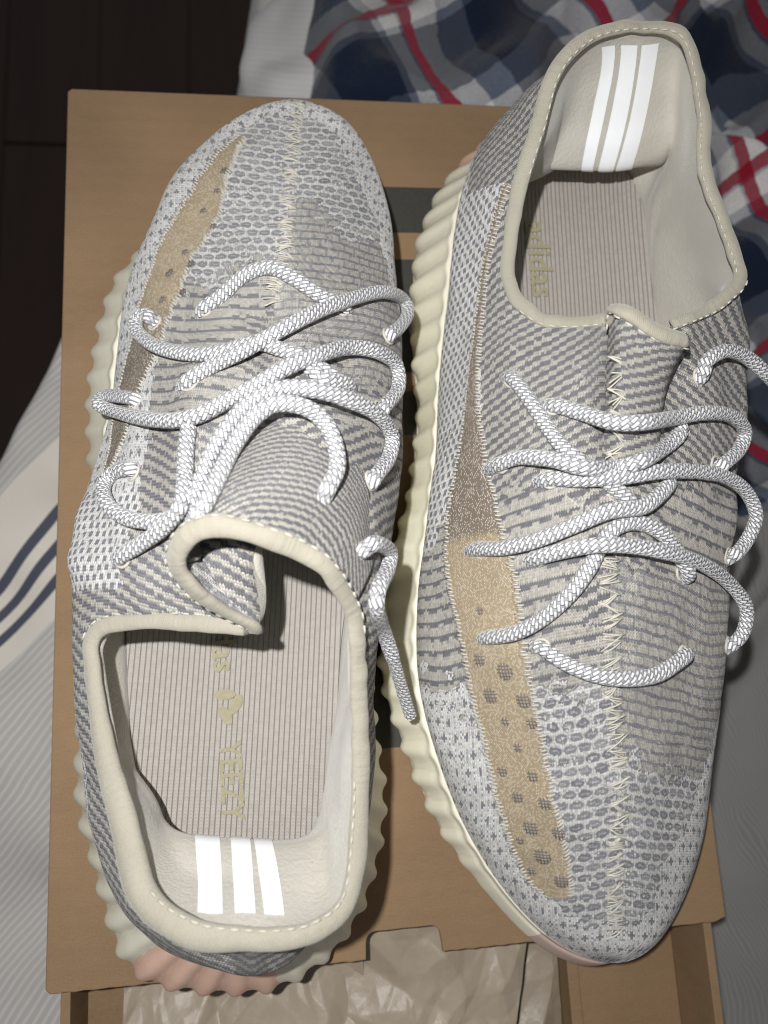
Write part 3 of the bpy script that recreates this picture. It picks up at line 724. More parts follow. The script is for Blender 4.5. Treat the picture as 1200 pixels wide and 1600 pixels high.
def text_mesh(name, body, size, mat, parent, loc, rot, sx=1.0, sy=1.0, offset=0.0, extrude=.05):
    cu = bpy.data.curves.new(name, 'FONT'); cu.body = body; cu.size = size*MM; cu.extrude = extrude*MM
    cu.align_x = 'CENTER'; cu.align_y = 'CENTER'; cu.offset = offset*MM; cu.resolution_u = 3
    tmp = bpy.data.objects.new(name+'_curve', cu); COL.objects.link(tmp)
    dg = bpy.context.evaluated_depsgraph_get(); me = bpy.data.meshes.new_from_object(tmp.evaluated_get(dg))
    bpy.data.objects.remove(tmp)
    M = Matrix.Rotation(rot, 4, 'Z') @ Matrix.Diagonal((sx, sy, 1, 1))
    me.transform(M); me.materials.clear(); me.materials.append(mat)
    o = bpy.data.objects.new(name, me); COL.objects.link(o); o.parent = parent
    org = np.zeros(3); p = parent
    while p is not None: org = org+np.array(p.location)/MM; p = p.parent
    o.location = [(loc[k]-org[k])*MM for k in range(3)]
    return o
def printed_digit(rects):
    V, F = [], []
    for x0, x1, y0, y1 in rects:
        k = len(V); V += [(x0, y0, .07), (x1, y0, .07), (x1, y1, .07), (x0, y1, .07)]; F.append((k, k+1, k+2, k+3))
    mesh_obj('printed_digit', V, F, CARD_INK, sleeve, smooth=False)
# block figures 3, 5, 0 read from the front towards the back of the box
printed_digit([(56, 168, 69, 90), (56, 76, 90, 148), (102, 122, 90, 148), (148, 168, 90, 128), (148, 160, 128, 148)])
printed_digit([(56, 76, 160, 232), (76, 112, 160, 181), (94, 112, 181, 232), (112, 168, 212, 232), (129, 168, 186, 204), (148, 168, 204, 212)])
printed_digit([(56, 168, 273, 294), (56, 168, 239, 261), (56, 78, 261, 273), (146, 168, 261, 273)])

tray = empty('box_tray', (0, -62, -BH+4), 'inner kraft cardboard tray pulled out a little from under the sleeve, open on top', 'tray')
tx0, tx1, ty0, ty1, tz0, tz1 = 3.6, BW-3.6, -62.0, 262.0, -BH+3.2, -4.5
box_mesh('side_wall', tx0, tx0+3.2, ty0, ty1, tz0, tz1, CARD, tray, .4)
box_mesh('side_wall', tx1-3.2, tx1, ty0, ty1, tz0, tz1, CARD, tray, .4)
box_mesh('front_wall', tx0+3.3, tx1-3.3, ty0, ty0+3, tz0, tz1, CARD, tray, .4)
box_mesh('back_wall', tx0+3.3, tx1-3.3, ty1-3, ty1, tz0, tz1, CARD, tray, .4)
box_mesh('bottom_panel', tx0+3.3, tx1-3.3, ty0+3.1, ty1-3.1, tz0, tz0+2.4, CARD, tray)
box_mesh('inner_flap', 189, tx1-3.4, ty0+3.2, 200, -34, -31.6, CARD, tray, .3)
box_mesh('inner_flap', 184.5, 188.9, ty0+3.2, 200, -60, -29, CARD, tray, .4)
box_mesh('inner_flap', tx0+3.3, tx0+18, ty0+3.2, 200, -30, -27.6, CARD, tray, .3)

def tissue_material():
    m, b = new_mat('beige_tissue_paper')
    n = noise(objcoord(), 30, 5); f = noise(objcoord(), 500, 3)
    X.nt.links.new(mixc(n, (.28, .23, .17), (.41, .345, .265)), b.inputs['Base Color'])
    bump(noise(objcoord(), 120, 3)+f*.1, b, .5)
    setp(b, Roughness=.42, Specular_IOR_Level=.4)
    return m
TISSUE = tissue_material()
def facets(p, scale, seed):
    """random heights on a warped lattice joined by flat triangles: crumpled paper"""
    r = np.random.default_rng(seed); tab = r.uniform(-1, 1, (64, 64))
    q = (p+np.stack([vnoise(p, scale*1.7, seed+5), vnoise(p, scale*1.7, seed+6)], -1)*scale*.5)
    q = q@np.array([[.85, .53], [-.53, .85]])/scale+50.3
    i = np.floor(q).astype(int); f = q-i
    g = lambda a, b: tab[(i[..., 0]+a) % 64, (i[..., 1]+b) % 64]
    fx, fy = f[..., 0], f[..., 1]
    lo = g(0, 0)+(g(1, 0)-g(0, 0))*fx+(g(0, 1)-g(0, 0))*fy
    hi = g(1, 1)+(g(0, 1)-g(1, 1))*(1-fx)+(g(1, 0)-g(1, 1))*(1-fy)
    return np.where(fx+fy < 1, lo, hi)
def crumple(p, seed):
    return facets(p, 27, seed)*8.5+facets(p@np.array([[.6, .8], [-.8, .6]]), 12, seed+1)*2.0+facets(p, 6, seed+2)*.7
def paper_sheet(name, outline_fn, z0, tilt, seed, label):
    nu, nv = 220, 150
    a, c = np.meshgrid(np.linspace(0, 1, nu), np.linspace(0, 1, nv), indexing='ij')
    x, y = outline_fn(a, c); p = np.stack([x, y], -1)
    z = z0+tilt(x, y)+crumple(p, seed)
    V = np.stack([x, y, np.minimum(z, np.interp(y, [-14, -2], [2, -7]))], -1).reshape(-1, 3)
    o = mesh_obj(name, V, grid_faces(nu, nv), TISSUE)
    md = o.modifiers.new('thickness', 'SOLIDIFY'); md.thickness = .15*MM
    return tag(o, label, 'tissue paper', 'tissue paper in the box')
paper_sheet('tissue_paper', lambda a, c: (88+a*(92-c*0)-(1-c)*a*28, -58+c*90), -15, lambda x, y: -.06*np.abs(x-125)+.05*y, 51,
            'crumpled glossy beige tissue sheet rising under the thumb notch')
paper_sheet('tissue_paper', lambda a, c: (20+a*85, -58+c*90), -22, lambda x, y: .02*(x-60), 57,
            'shaded beige tissue sheet at the left end of the tray')
paper_sheet('tissue_paper', lambda a, c: (130+a*54, -58+c*90), -36, lambda x, y: -.1*(x-150), 59,
            'dim beige tissue sheet lying deeper beside the inner flap')

# ---------------------------------------------------------------- sneakers
def make_sneaker(side, P):
    lv = key_levels(P['profiles'])
    nt, nw = 420, 110
    G = grid(lv, nt, nw)
    heel_y, toe_y = P['heel'][1], P['toe'][1]
    root = empty('sneaker', (P['centre'][0], P['centre'][1], 0), P['label'], 'sneaker', 'pair of knit sneakers')
    cen = np.array([P['centre'][0], P['centre'][1], 25.0])
    N = normals(G, True)
    flip = ((G-cen)*N).sum(2).mean() < 0
    if flip: N = -N
    def at(t, w):
        """point and outward normal on the upper at ring position t 0..1, height w 0..1"""
        i = np.asarray(t)*nt; j = np.asarray(w)*(nw-1)
        i0 = np.floor(i).astype(int); j0 = np.clip(np.floor(j).astype(int), 0, nw-2); fi, fj = (i-i0)[..., None], (j-j0)[..., None]
        def bl(A): return (A[i0 % nt, j0]*(1-fi)+A[(i0+1) % nt, j0]*fi)*(1-fj)+(A[i0 % nt, j0+1]*(1-fi)+A[(i0+1) % nt, j0+1]*fi)*fj
        n = bl(N); return bl(G), n/(np.linalg.norm(n, axis=-1, keepdims=True)+1e-9)
    # knit coordinates: u across, v along the shoe
    ax0, ax1 = np.array(P['heel']), np.array(P['toe'])
    d = (ax1-ax0)/np.linalg.norm(ax1-ax0); side_v = np.array([d[1], -d[0]])
    sm = np.array(P['seam_line'], float); sm = sm[np.argsort(sm[:, 1])]
    def knit_uv(V):
        q = V[:, :2]-ax0; s = q@d
        o = V[:, 0]-np.interp(V[:, 1], sm[:, 1], sm[:, 0]); o = o*np.sign(side_v[0])
        ridge = np.interp(V[:, 1], sm[:, 1], sm[:, 2])
        return np.stack([o+np.sign(o)*np.maximum(0, ridge-V[:, 2])*.8*np.clip(np.abs(o)/4, 0, 1), s-.22*np.minimum(np.abs(o), 40)], -1), s, o
    V = G.reshape(-1, 3)
    # fabric is not a perfect surface: soft dents
    wob = vnoise(V[:, :2]+V[:, 2:3]*.7, 17, 5+side)*.95+vnoise(V[:, :2]-V[:, 2:3]*.5, 8, 9+side)*.25
    wfade = np.tile(smoothstep(np.linspace(0, 1, nw), 0, .1)*smoothstep(1-np.linspace(0, 1, nw), 0, .1), nt)
    V = V+N.reshape(-1, 3)*(wob*wfade)[:, None]
    G = V.reshape(nt, nw, 3)
    uv, s, o = knit_uv(V)
    lat = o*P['lat']                             # positive on the outer side of the foot
    zone = np.zeros((len(V), 3))
    nz = vnoise(V[:, :2], 14, 3)*6+vnoise(V[:, :2], 3.2, 4)*5+vnoise(V[:, :2], 1.7, 6)*2.5
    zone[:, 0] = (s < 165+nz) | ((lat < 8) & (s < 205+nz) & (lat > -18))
    zone[:, 1] = ((uv[:, 0]*P['lat'] > 58+nz*.4) & (s > 120)) | ((lat > 25) & (V[:, 2] < 52) & (s < 140)) | ((lat < 0) & (V[:, 2] < 42+nz*.3)) | (s > 296+nz*.5)
    Ta = np.repeat(np.arange(nt)/nt, nw); Wa = np.tile(np.linspace(0, 1, nw), nt)
    pA = np.array(P['panel'][0]); od = np.argsort(pA[:, 0]); pt_, pw_ = pA[od, 0], pA[od, 1]
    lim = np.interp(Ta, pt_, pw_); jn = nz*.003
    zone[:, 1] = np.maximum(zone[:, 1], (Ta > pt_[0]) & (Ta < pt_[-1]) & (Wa < lim+jn))
    tt_ = P['toe_t']
    zone[:, 1] = np.maximum(zone[:, 1], (Ta >= pt_[-1]-.01) & (Ta < tt_) & (Wa < .10+jn) | (Ta >= tt_-.02) & (Ta < tt_+.2) & (Wa < np.interp(Ta, [tt_, tt_+.06, tt_+.2], [.08, .16, .14])+jn))
    if side:                                     # a band of plain dashes between the two light patterns
        zone[(s > 175+nz*.6) & (s < 222+nz*1.3) & (zone[:, 1] > .3), 1] = 0
    zone[:, 1] = np.where((zone[:, 1] > .5) & (s < P['honey']+nz*.5), .5, zone[:, 1])
    zone[:, 2] = (s > 222+nz) & (zone[:, 1] < .2)
    zone[(lat < 0) & (s > 186+nz) & (s < 246+nz) & (zone[:, 1] < .2), 2] = .5
    zone[(zone[:, 2] > .2), 0] = 0
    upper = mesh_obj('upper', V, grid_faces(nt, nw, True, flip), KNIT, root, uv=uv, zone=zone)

    # ---- tongue
    TG = surf2(P['tongue'], 90, 70); n = normals(TG, False); up = n[..., 2].mean() > 0
    tv = TG.reshape(-1, 3); tuv, ts, to = knit_uv(tv)
    a, c = np.meshgrid(np.arange(90), np.arange(70), indexing='ij')
    alen = np.cumsum(np.concatenate([np.zeros((1, 70)), np.linalg.norm(np.diff(TG, axis=0), axis=2)]), axis=0)
    clen = np.cumsum(np.concatenate([np.zeros((90, 1)), np.linalg.norm(np.diff(TG, axis=1), axis=2)], 1), axis=1)
    tz = np.zeros((len(tv), 3)); tz[:, 0] = 1
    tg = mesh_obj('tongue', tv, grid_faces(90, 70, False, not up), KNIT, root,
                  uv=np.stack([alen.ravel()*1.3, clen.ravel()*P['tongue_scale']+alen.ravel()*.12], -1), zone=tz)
    md = tg.modifiers.new('thickness', 'SOLIDIFY'); md.thickness = 2.2*MM; md.offset = -1
    if 'fold' in P:
        FG = surf2(P['fold'], 40, 40)
        fv = FG.reshape(-1, 3); fz = np.zeros((len(fv), 3)); fz[:, 2] = 1
        up = normals(FG, False)[..., 2].mean() > 0
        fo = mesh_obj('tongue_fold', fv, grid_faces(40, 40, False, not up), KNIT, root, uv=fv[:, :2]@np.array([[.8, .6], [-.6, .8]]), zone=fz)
        md = fo.modifiers.new('thickness', 'SOLIDIFY'); md.thickness = 1.6*MM; md.offset = -1

    # ---- inner shell: lining and insole
    lin, ins = [], []
    for k, pts in enumerate(P['profiles']):
        pts = np.array(pts, float); rim = pts[0]; col = pts[-1]
        yc = np.clip(rim[1], min(heel_y, toe_y)+38, max(heel_y, toe_y)-38)
        inward = np.array([np.interp(yc, P['mid_y'], P['mid_x'])-rim[0], yc-rim[1]]); inward /= np.linalg.norm(inward)+1e-9
        foot = np.array([*(rim[:2]+inward*9.0), 30.0])
        if k in P['pads']:
            path = [col]+[np.array(q, float) for q in P['pads'][k]]+[foot]
        else:
            mid = pts[1:-1][::-1].copy()
            mid[:, :2] += inward*4.0; mid[:, 2] -= 2.5
            c2 = col+np.array([*(inward*2.5), -5.0])
            path = [col, c2]+[q for q in mid if q[2] < col[2]+20]+[np.array([*(rim[:2]+inward*7.0), 36.0]), foot]
        lin.append(resample(path, 12)); ins.append(foot)
    LG = grid(np.array(lin), 600, 100)
    ln_ = normals(LG, True); lf = ((LG-cen)*ln_).sum(2).mean() > 0
    mesh_obj('lining', LG.reshape(-1, 3), grid_faces(600, 100, True, lf), LINING, root)
    loop = cr(np.array(ins), 500, True)
    rows = []
    for f in np.linspace(0, 1, 14):
        q = loop.copy()
        yc = np.clip(loop[:, 1], min(heel_y, toe_y)+42, max(heel_y, toe_y)-42); xc = np.interp(yc, P['mid_y'], P['mid_x'])
        q[:, 0] = loop[:, 0]*(1-f)+xc*f; q[:, 1] = loop[:, 1]*(1-f)+yc*f
        q[:, 2] = 30+2.5*(1-f)**3; rows.append(q)
    IG = np.swapaxes(np.array(rows), 0, 1); iv = IG.reshape(-1, 3)
    up = normals(IG, True)[..., 2].mean() > 0
    q = iv[:, :2]-ax0
    insole = mesh_obj('insole', iv, grid_faces(500, 14, True, not up), INSOLE, root, uv=np.stack([q@side_v, q@d], -1))
    for body, x, y, size, sx in P['print']:
        text_mesh('insole_print', body, size, INK, insole, (x, y, 30.75), -math.pi/2+P.get('print_tilt', 0), sx=sx, offset=.18, extrude=.08)
    if side == 0:                                # three leaf emblem between the words
        for dx, dy, r_ in ((-1.6, 3.2, 0), (1.8, 0, math.radians(60)), (-1.6, -3.2, math.radians(120))):
            t = np.linspace(0, 2*np.pi, 14)[:-1]; e = np.stack([np.cos(t)*3.4, np.sin(t)*1.7], -1)
            e = e@np.array([[math.cos(r_), math.sin(r_)], [-math.sin(r_), math.cos(r_)]])
            vv = np.concatenate([np.stack([62.6+dx+e[:, 0], 89.0+dy+e[:, 1], np.full(13, 30.5+zz)], -1) for zz in (0, .16+.03*dy/3)])
            mesh_obj('insole_emblem', vv, [tuple(range(13, 26))]+[(i, (i+1) % 13, 13+(i+1) % 13, 13+i) for i in range(13)], INK, insole, smooth=False)

    # ---- three white stripes inside the heel
    lG, lN = LG, ln_*(-1 if not lf else 1)
    for (ta, tb, w0, w1, sk) in P['stripes']:
        a, c = np.meshgrid(np.linspace(0, 1, 8), np.linspace(0, 1, 26), indexing='ij')
        tt = (ta+(tb-ta)*a+sk*c) % 1.0; ww = w0+(w1-w0)*c
        i = tt*600; j = ww*99; i0 = np.floor(i).astype(int); j0 = np.clip(np.floor(j).astype(int), 0, 98); fi, fj = (i-i0)[..., None], (j-j0)[..., None]
        bl = lambda A: (A[i0 % 600, j0]*(1-fi)+A[(i0+1) % 600, j0]*fi)*(1-fj)+(A[i0 % 600, j0+1]*(1-fi)+A[(i0+1) % 600, j0+1]*fi)*fj
        nn = bl(lN); pt = bl(lG); inn = np.array([cen[0], cen[1], 200])-pt; nn = nn*np.sign((nn*inn).sum(-1, keepdims=True))
        sv = (pt+nn*.35)
        f = grid_faces(8, 26)
        mesh_obj('heel_stripe', sv.reshape(-1, 3), f, REFLECT, root)

    # ---- collar binding and its stitching
    def binding(pts, closed, rr, name='collar_binding'):
        bp, L = by_length(pts, 1.6, closed)
        k = len(bp); rad = np.interp(np.linspace(0, 1, k), np.linspace(0, 1, len(rr)), rr)
        rad = .90*rad*(1+.07*vnoise(np.stack([L, L*0], -1), 9, 2)+.05*vnoise(np.stack([L, L*0], -1), 3.5, 4))
        v, f = tube(bp, rad, 18, closed, flat=.62)
        v = v+vnoise(v[:, :2]+v[:, 2:3], 5, 12)[:, None]*np.array([.25, .25, .35])
        bo = mesh_obj(name, v, f, BINDING, root, uv=np.stack([np.repeat(L, 18), np.tile(9-np.abs(9-np.arange(18)), len(bp))], -1))
        # running stitches just below the tape's outer edge
        T, Nn, B = frames(bp, closed)
        parts = []
        dd, LL2 = by_length(pts, 3.3, closed)
        T, Nn, B = frames(dd, closed); r2 = np.interp(np.linspace(0, 1, len(dd)), np.linspace(0, 1, k), rad)
        return bo, dd, T, Nn, B, r2
    for pts, closed, rr, nm, flags in P['bindings']:
        bo, dd, T, Nn, B, r2 = binding(pts, closed, rr, nm)
        parts = []
        for i in range(0, len(dd)):
            want = flags(dd[i])
            if want is None: continue
            sgn = np.sign(B[i, :2]@(np.array(want)-dd[i, :2]))
            off = dd[i]+B[i]*sgn*r2[i]*.86+Nn[i]*r2[i]*.40
            seg = np.array([off-T[i]*1.05, off+Nn[i]*.12, off+T[i]*1.05])
            parts.append(tube(seg, .28, 5))
        v, f = join(parts)
        tag(mesh_obj('binding_stitching', v, f, THREAD, bo), kind='stuff')

    # ---- mesh stripe along the outer side
    A, Bp = P['panel']
    unw = lambda q: np.array(q, float)
    pa, pb = cr(unw(A), 140, False), cr(unw(Bp), 140, False)
    fr = np.linspace(0, 1, 22)
    jit = np.zeros((140, 2))
    tw_ = pa[:, None]*(1-fr)[None, :, None]+pb[:, None]*fr[None, :, None]
    tw_[:, 0, 1] += rng.uniform(-.004, .004, 140); tw_[:, -1, 1] += rng.uniform(-.006, .006, 140)
    pt, pn = at(tw_[..., 0], tw_[..., 1])
    lift = .55*np.minimum(1, 6*np.minimum(fr, 1-fr))+.06
    PV = pt+pn*lift[None, :, None]
    pv = PV.reshape(-1, 3); q = pv[:, :2]-ax0
    puv, ps, po = knit_uv(pv)
    pz = np.zeros((len(pv), 3))
    pz[:, 0] = P['panel_dark'](pv)
    up = (normals(PV, False)*pn).sum(-1).mean() > 0
    panel = mesh_obj('mesh_stripe', pv, grid_faces(140, 22, False, not up), PANEL, root, uv=puv, zone=pz)
    parts = []; r = np.random.default_rng(90+side)
    for col_, sgn in ((0, -1), (21, 1)):
        pp = PV[:, col_]; nn_ = pn[:, col_]; ac = PV[:, col_]-PV[:, 11]; ac /= np.linalg.norm(ac, axis=1, keepdims=True)+1e-9
        L = np.concatenate([[0], np.cumsum(np.linalg.norm(np.diff(pp, axis=0), axis=1))])
        for s_ in np.arange(1, L[-1]-1, 1.25):
            q = np.array([np.interp(s_, L, pp[:, k]) for k in range(3)]); k = int(np.searchsorted(L, s_)); a_, n_ = ac[min(k, 139)], nn_[min(k, 139)]
            ln = r.uniform(.7, 1.6)
            parts.append(tube(np.array([q-a_*ln+n_*.25, q+n_*.55, q+a_*r.uniform(.8, 1.6)+n_*.1]), .30, 5))
    v, f = join(parts); tag(mesh_obj('edge_loops', v, f, LOOPS, panel), kind='stuff')
    for t_, w_, r_ in P['dots']:
        p0, n0 = at(np.array([t_]), np.array([w_])); p0, n0 = p0[0], n0[0]
        e1 = np.array([*d, 0]); e1 = e1-n0*(e1@n0); e1 /= np.linalg.norm(e1); e2 = np.cross(n0, e1)
        # a knotted patch of threads: small crossed bars
        parts = []
        for k in np.arange(-r_, r_+.01, 1.0):
            h = math.sqrt(max(0, 1-(k/r_)**2))
            for A_, B_, dz in ((e1, e2, .78), (e2, e1, .95)):
                if h*r_ < .35: continue
                seg = np.array([p0+n0*dz+A_*(k*1.0)+B_*(-h*r_), p0+n0*(dz+.12)+A_*k, p0+n0*dz+A_*(k*1.0)+B_*(h*r_)])
                parts.append(tube(seg, .20, 5))
        v, f = join(parts); tag(mesh_obj('knit_dot', v, f, DOT, panel), kind='stuff')

    # ---- zigzag seam down the middle
    sp, sl = by_length(P['seam'], 1.0); T, Nn, B = frames(sp)
    parts = []; r = np.random.default_rng(40+side); i = 0
    while i < len(sp)-4:
        ph = (i//3) % 2
        for k in range(3):
            w_ = 2.5+r.uniform(-.7, .7)
            i2 = int(np.clip(i+r.uniform(-1, 5), 0, len(sp)-1))
            p_ = sp[i]-B[i]*w_*(1 if ph else -1); q_ = sp[i2]+B[i2]*w_*(1 if ph else -1)
            mid_ = (p_+q_)/2+Nn[i]*(.3+r.uniform(0, .3))
            sg = cr(np.array([p_, mid_, q_]), 6, False)
            parts.append(tube(sg+r.uniform(-.4, .4, 3)*np.array([1, 1, .3]), .21, 5))
        i += int(r.integers(2, 5))
    v, f = join(parts); tag(mesh_obj('seam_stitching', v, f, THREAD, root), kind='stuff')

    # ---- sole
    so = np.array(P['sole'], float); ns = 360
    O, _ = by_length(np.c_[so, np.zeros(len(so))], 1.0, True)
    O = cr(O, ns*1, True) if False else O
    ns = len(O)
    oc = np.stack([np.interp(O[:, 1], P['mid_y'], P['mid_x']), np.clip(O[:, 1], min(heel_y, toe_y)+40, max(heel_y, toe_y)-40), O[:, 2]], -1)-O
    O = O+oc/np.linalg.norm(oc, axis=1, keepdims=True)*1.3
    rimd = cr(np.array([p[0] for p in P['profiles']]), 1200, True)
    # matching rim point for every outer point
    dd = ((O[:, None, :2]-rimd[None, :, :2])**2).sum(-1); R0 = rimd[np.argmin(dd, 1)]
    for _ in range(30): R0 = (np.roll(R0, 1, 0)+R0*2+np.roll(R0, -1, 0))/4
    sdist = np.abs(O[:, 1]-heel_y)
    spring = 9.0*smoothstep(sdist, 225, 312)
    def ring(f, z, wave=0.0):
        q = O*(1-f)+R0*f; q = q.copy(); q[:, 2] = z+spring*(1-.25*0); return q
    zr = R0[:, 2]
    ctr = np.array([P['centre'][0], P['centre'][1], 0])
    ins_ = O.copy(); yc = np.clip(O[:, 1], min(heel_y, toe_y)+40, max(heel_y, toe_y)-40); xc = np.interp(yc, P['mid_y'], P['mid_x'])
    inn = np.stack([xc, yc, np.full(ns, 1.0)], -1); inn[:, 2] += spring
    l0 = inn
    edge_in = O+(inn-O)*.10; edge_in[:, 2] = .3+spring
    l1 = edge_in
    l2 = O+(inn-O)*.02; l2[:, 2] = 3.0+spring
    def lev_z(q, k): q[:, 2] = (3+spring)+(R0[:, 2]-2-3-spring)*k; return q
    l3 = lev_z(O.copy(), .25); l4 = lev_z(O*.78+R0*.22, .5); l5 = lev_z(O*.45+R0*.55, .75)
    l6 = R0+(O-R0)*.2; l6[:, 2] = np.maximum(zr-4, 18); 
    l7 = R0+(O-R0)*.08; l7[:, 2] = zr-.9
    l8 = R0+(inn-R0)*.05; l8[:, 2] = zr-1.2
    lev = np.stack([l0, l1, l2, l3, l4, l5, l6, l7, l8], 1)
    SG = np.swapaxes(cr(np.swapaxes(lev, 0, 1), 40, False), 0, 1)
    # the cage ripples gently between the ribs
    per = P['rib_pitch']; arc = np.arange(ns)*1.0; nrib = int(round(ns/per)); per = ns/nrib
    hn = O-inn; hn[:, 2] = 0; hn /= np.linalg.norm(hn, axis=1, keepdims=True)
    wj = np.linspace(0, 8, 40); amp = np.interp(wj, [1.2, 2.0, 2.8, 3.6, 4.6, 6.0, 7.3], [0, 1.2, 2.1, 1.9, 1.5, 1.1, .4])
    ph = ((arc[:, None]+P['lean']*4.0*(wj-3.0)[None]+per/2)/per) % 1.0-.5
    lobe = np.exp(-(np.abs(ph)/.25)**2.6)
    rv = np.random.default_rng(70+side).uniform(.85, 1.12, nrib+1)
    kk = np.floor((arc[:, None]+P['lean']*4.0*(wj-3.0)[None]+per/2)/per).astype(int) % nrib
    fade = smoothstep(-sdist, -292, -262)
    SG = SG+hn[:, None]*(lobe*amp[None]*rv[kk]*fade[:, None])[..., None]
    sn = normals(SG, True); sf = ((SG-cen)*sn)[:, 10:30].sum(2).mean() < 0
    heel_m = (sdist < 34) & P['pink'](O)
    toe_m = sdist > 302
    fa = grid_faces(ns, 40, True, sf); fa = np.array(fa).reshape(ns, 39, 4)
    allv = SG.reshape(-1, 3)
    def submesh(name, F, mat, parent):
        F = F.reshape(-1, 4); used, inv = np.unique(F, return_inverse=True)
        return mesh_obj(name, allv[used], inv.reshape(-1, 4), mat, parent)
    fw = (wj[:-1] > 1.1) & (wj[:-1] < 7.2)
    on_rib = fw[None] & (np.abs(ph[:, :-1]) < .40) & (fade > .05)[:, None]
    pinkrow = heel_m | toe_m
    sole = submesh('sole', fa[~on_rib & ~pinkrow[:, None]], RUBBER, root)
    hs_ = submesh('heel_insert', fa[~on_rib & heel_m[:, None]], PINK, sole); hs_['label'] = 'pale pink rubber at the back of the sole'
    if toe_m.any():
        ts_ = submesh('toe_insert', fa[~on_rib & toe_m[:, None]], TOE_PINK, sole); ts_['label'] = 'pale pink rubber at the toe of the sole'
    for k in range(nrib):
        m_ = on_rib & (kk[:, :-1] == k)
        if m_.sum() < 20: continue
        submesh('rib', fa[m_], PINK if pinkrow[np.nonzero(m_)[0]].mean() > .5 else RUBBER, sole)

    # ---- laces: braided rope, 4.3 mm thick
    for k, pts in enumerate(P['laces']):
        lp, L = by_length(pts, .45); n = len(lp); nsd = 26
        T, Nn, B = frames(lp); a = np.arange(nsd+1)/nsd
        U, Vv = np.meshgrid(a, L, indexing='xy')
        AA = U*9+Vv/1.35; BB = U*9-Vv/1.35
        top = np.mod(np.floor(AA)-np.floor(BB), 3) < 1.5
        fa_, fb_ = np.abs(AA % 1-.5)*2, np.abs(BB % 1-.5)*2
        e = np.where(top, fa_, fb_); h = 1-np.clip((e-.45)/.55, 0, 1)**2
        rad = 1.90+.26*h
        if k in P['aglets']:
            tip = smoothstep(L, L[-1]-30, L[-1]-26)[:, None]
            rad = rad*(1-.12*tip)
        rad = rad*(1+.04*vnoise(np.stack([L, L*0], -1), 6, k))[:, None]
        th = U*2*np.pi
        v = lp[:, None]+rad[..., None]*(np.cos(th)[..., None]*Nn[:, None]+np.sin(th)[..., None]*B[:, None])
        f = grid_faces(n, nsd+1)
        vv = v.reshape(-1, 3); uvv = np.stack([U.ravel(), Vv.ravel()], -1)
        c0 = len(vv); vv = np.concatenate([vv, [lp[0]], [lp[-1]]]); uvv = np.concatenate([uvv, [[0, 0]], [[0, L[-1]]]])
        f += [(c0, j+1, j) for j in range(nsd)]+[(c0+1, (n-1)*(nsd+1)+j, (n-1)*(nsd+1)+j+1) for j in range(nsd)]
        mesh_obj('lace', vv, f, LACE, root, uv=uvv)
        # reinforced knit ring where the lace enters the upper
        for flag, q in zip(P['ends'][k], (np.array(pts[1]), np.array(pts[-2]))):
            if not flag: continue
            dd_ = ((G-q)**2).sum(-1); ij = np.unravel_index(np.argmin(dd_), dd_.shape)
            if dd_[ij] > 30: continue
            c_, n_ = G[ij], N[ij]; e1 = np.cross(n_, [0, 1, 0]); e1 /= np.linalg.norm(e1); e2 = np.cross(n_, e1)
            th_ = np.linspace(0, 2*np.pi, 20, endpoint=False)
            ring_ = c_+n_*.25+2.5*(np.cos(th_)[:, None]*e1+np.sin(th_)[:, None]*e2)
            ev, ef = tube(ring_, .45*(1+.15*np.sin(th_*9)), 6, True)
            mesh_obj('eyelet', ev, ef, LOOPS, upper)
    return root

def left_stitch(p):
    """side on which the binding's stitching shows, as a point to lie towards"""
    if p[0] < 45 and p[1] < 109: return None
    if p[0] > 90 and 72 < p[1] < 106: return None
    if p[1] < 96: return (68, 75)
    return (p[0]*2-72, p[1]*2-100)
def right_stitch(p):
    if p[0] < 158 and 205 < p[1] < 250: return None
    if p[1] > 212: return (190, 255)
    return (190, 120)

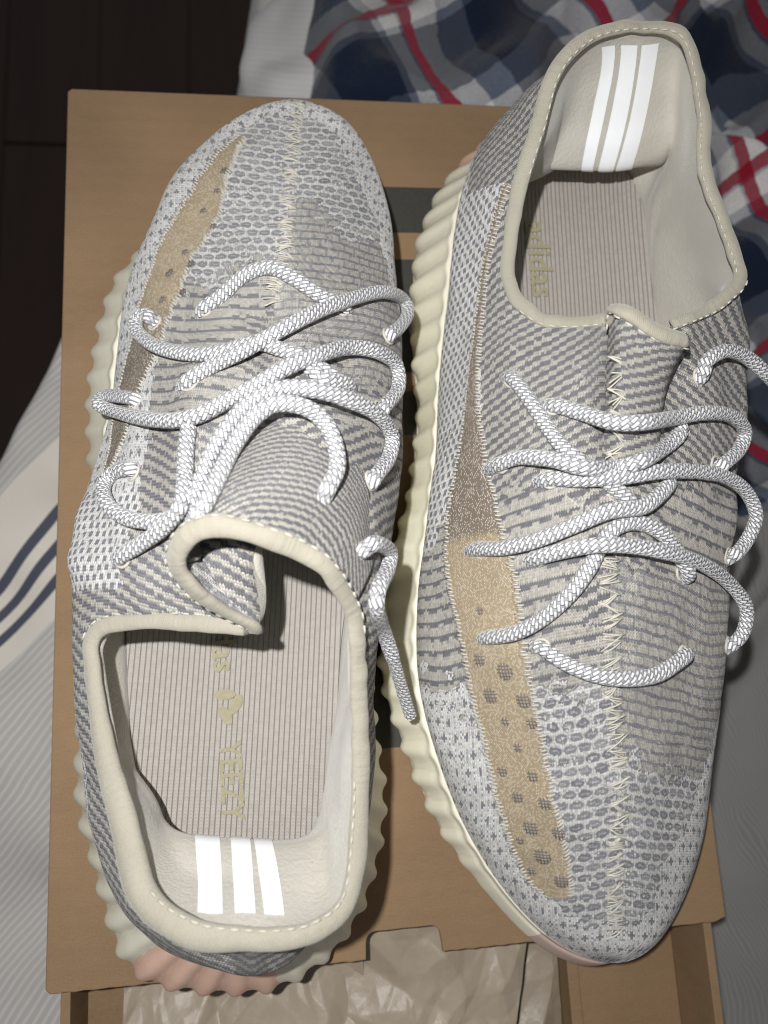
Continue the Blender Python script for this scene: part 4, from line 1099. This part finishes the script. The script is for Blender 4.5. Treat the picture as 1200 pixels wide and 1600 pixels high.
def right_dark(v):
    """the brown part of the right shoe's stripe: rear half, and one slanting bar ahead of a tan loop"""
    x, y = v[:, 0], v[:, 1]
    rear = smoothstep(y, 146, 160)*smoothstep(-y, -262, -240)
    side_ = smoothstep(-(x-143), -2.5, 0)*smoothstep(y, 133, 136)
    bar = smoothstep(y+(x-140)*.55, 133.5, 135)*smoothstep(-(y+(x-140)*.55), -142, -140)
    return np.clip(np.maximum(np.maximum(rear, side_), bar), 0, 1)*.8
make_sneaker(0, dict(profiles=LEFT_PROFILES, tongue=LEFT_TONGUE, fold=LEFT_FOLD, laces=LEFT_LACES, aglets=(8,), ends=LEFT_ENDS,
    heel=(66, 0), toe=(92, 308), centre=(75, 150), lat=-1, panel=LEFT_PANEL, dots=LEFT_DOTS, seam=LEFT_SEAM, sole=LEFT_SOLE,
    mid_y=[30, 80, 130, 190, 240, 280], mid_x=[67, 66, 68, 76, 80, 86], pads=LEFT_PADS,
    stripes=[(.95/30, .45/30, .10, .66, -.03/30), (.22/30, -.24/30, .10, .66, 0), (-.46/30, -1.02/30, .10, .66, .2/30)],
    print=[('adidas', 60.5, 112, 11, .95), ('YEEZY', 62.3, 66, 9.6, .86)], print_tilt=.03,
    bindings=[(LEFT_BINDING, True, [2.5,2.6,2.6,2.7,2.8,3.1,3.8,4.4,4.5,4.3,3.7,3.0,2.8,2.8,2.8,2.8,2.6,2.6,2.6,2.7,2.9,3.2,3.3,3.0,2.6,2.5], 'collar_binding', left_stitch)],
    panel_dark=lambda v: smoothstep(-v[:, 1], -222, -200)*.8, tongue_scale=1.8, honey=150, toe_t=16/30, seam_line=LEFT_SEAM+[(80, 195, 86), (78, 150, 97), (74, 100, 90), (70, 40, 86), (68, 0, 60)], rib_pitch=10.2, lean=.35, pink=lambda O: (O[:, 0] < 73) & (O[:, 0] > 28),
    label='left knit sneaker, toe pointing away, heel nearest, loose lace end on its right'))
make_sneaker(1, dict(profiles=RIGHT_PROFILES, tongue=RIGHT_TONGUE, laces=RIGHT_LACES, aglets=(), ends=RIGHT_ENDS,
    heel=(194, 310), toe=(180, -3), centre=(184, 150), lat=1, panel=RIGHT_PANEL, dots=RIGHT_DOTS, seam=RIGHT_SEAM, sole=RIGHT_SOLE,
    mid_y=[25, 70, 120, 180, 230, 280], mid_x=[180, 178, 178, 182, 187, 190], pads=RIGHT_PADS,
    stripes=[(.90/32, .58/32, .08, .66, .05/32), (.44/32, .06/32, .08, .66, .05/32), (-.04/32, -.42/32, .08, .66, .1/32)],
    print=[('adidas', 179.5, 244.5, 13, .98)], print_tilt=.0,
    bindings=[(RIGHT_BINDING, False, [2.3,2.4,2.4,2.6,2.8,2.7,2.6,2.6,2.6,2.7,2.8,2.8,2.8,2.6,2.3,2.0], 'collar_binding', right_stitch),
              (RIGHT_TONGUE_BINDING, False, [1.6,2.4,2.7,2.8,2.6], 'tongue_binding', right_stitch)],
    panel_dark=right_dark,
    tongue_scale=1.3, honey=176, toe_t=17/32, seam_line=RIGHT_SEAM+[(183, 215, 88), (190, 260, 88), (197, 290, 90), (197, 320, 60)], rib_pitch=10.4, lean=-.1, pink=lambda O: (O[:, 0] > 158) & (O[:, 0] < 222),
    label='right knit sneaker, heel tab away, toe nearest, lace running off over the bed'))
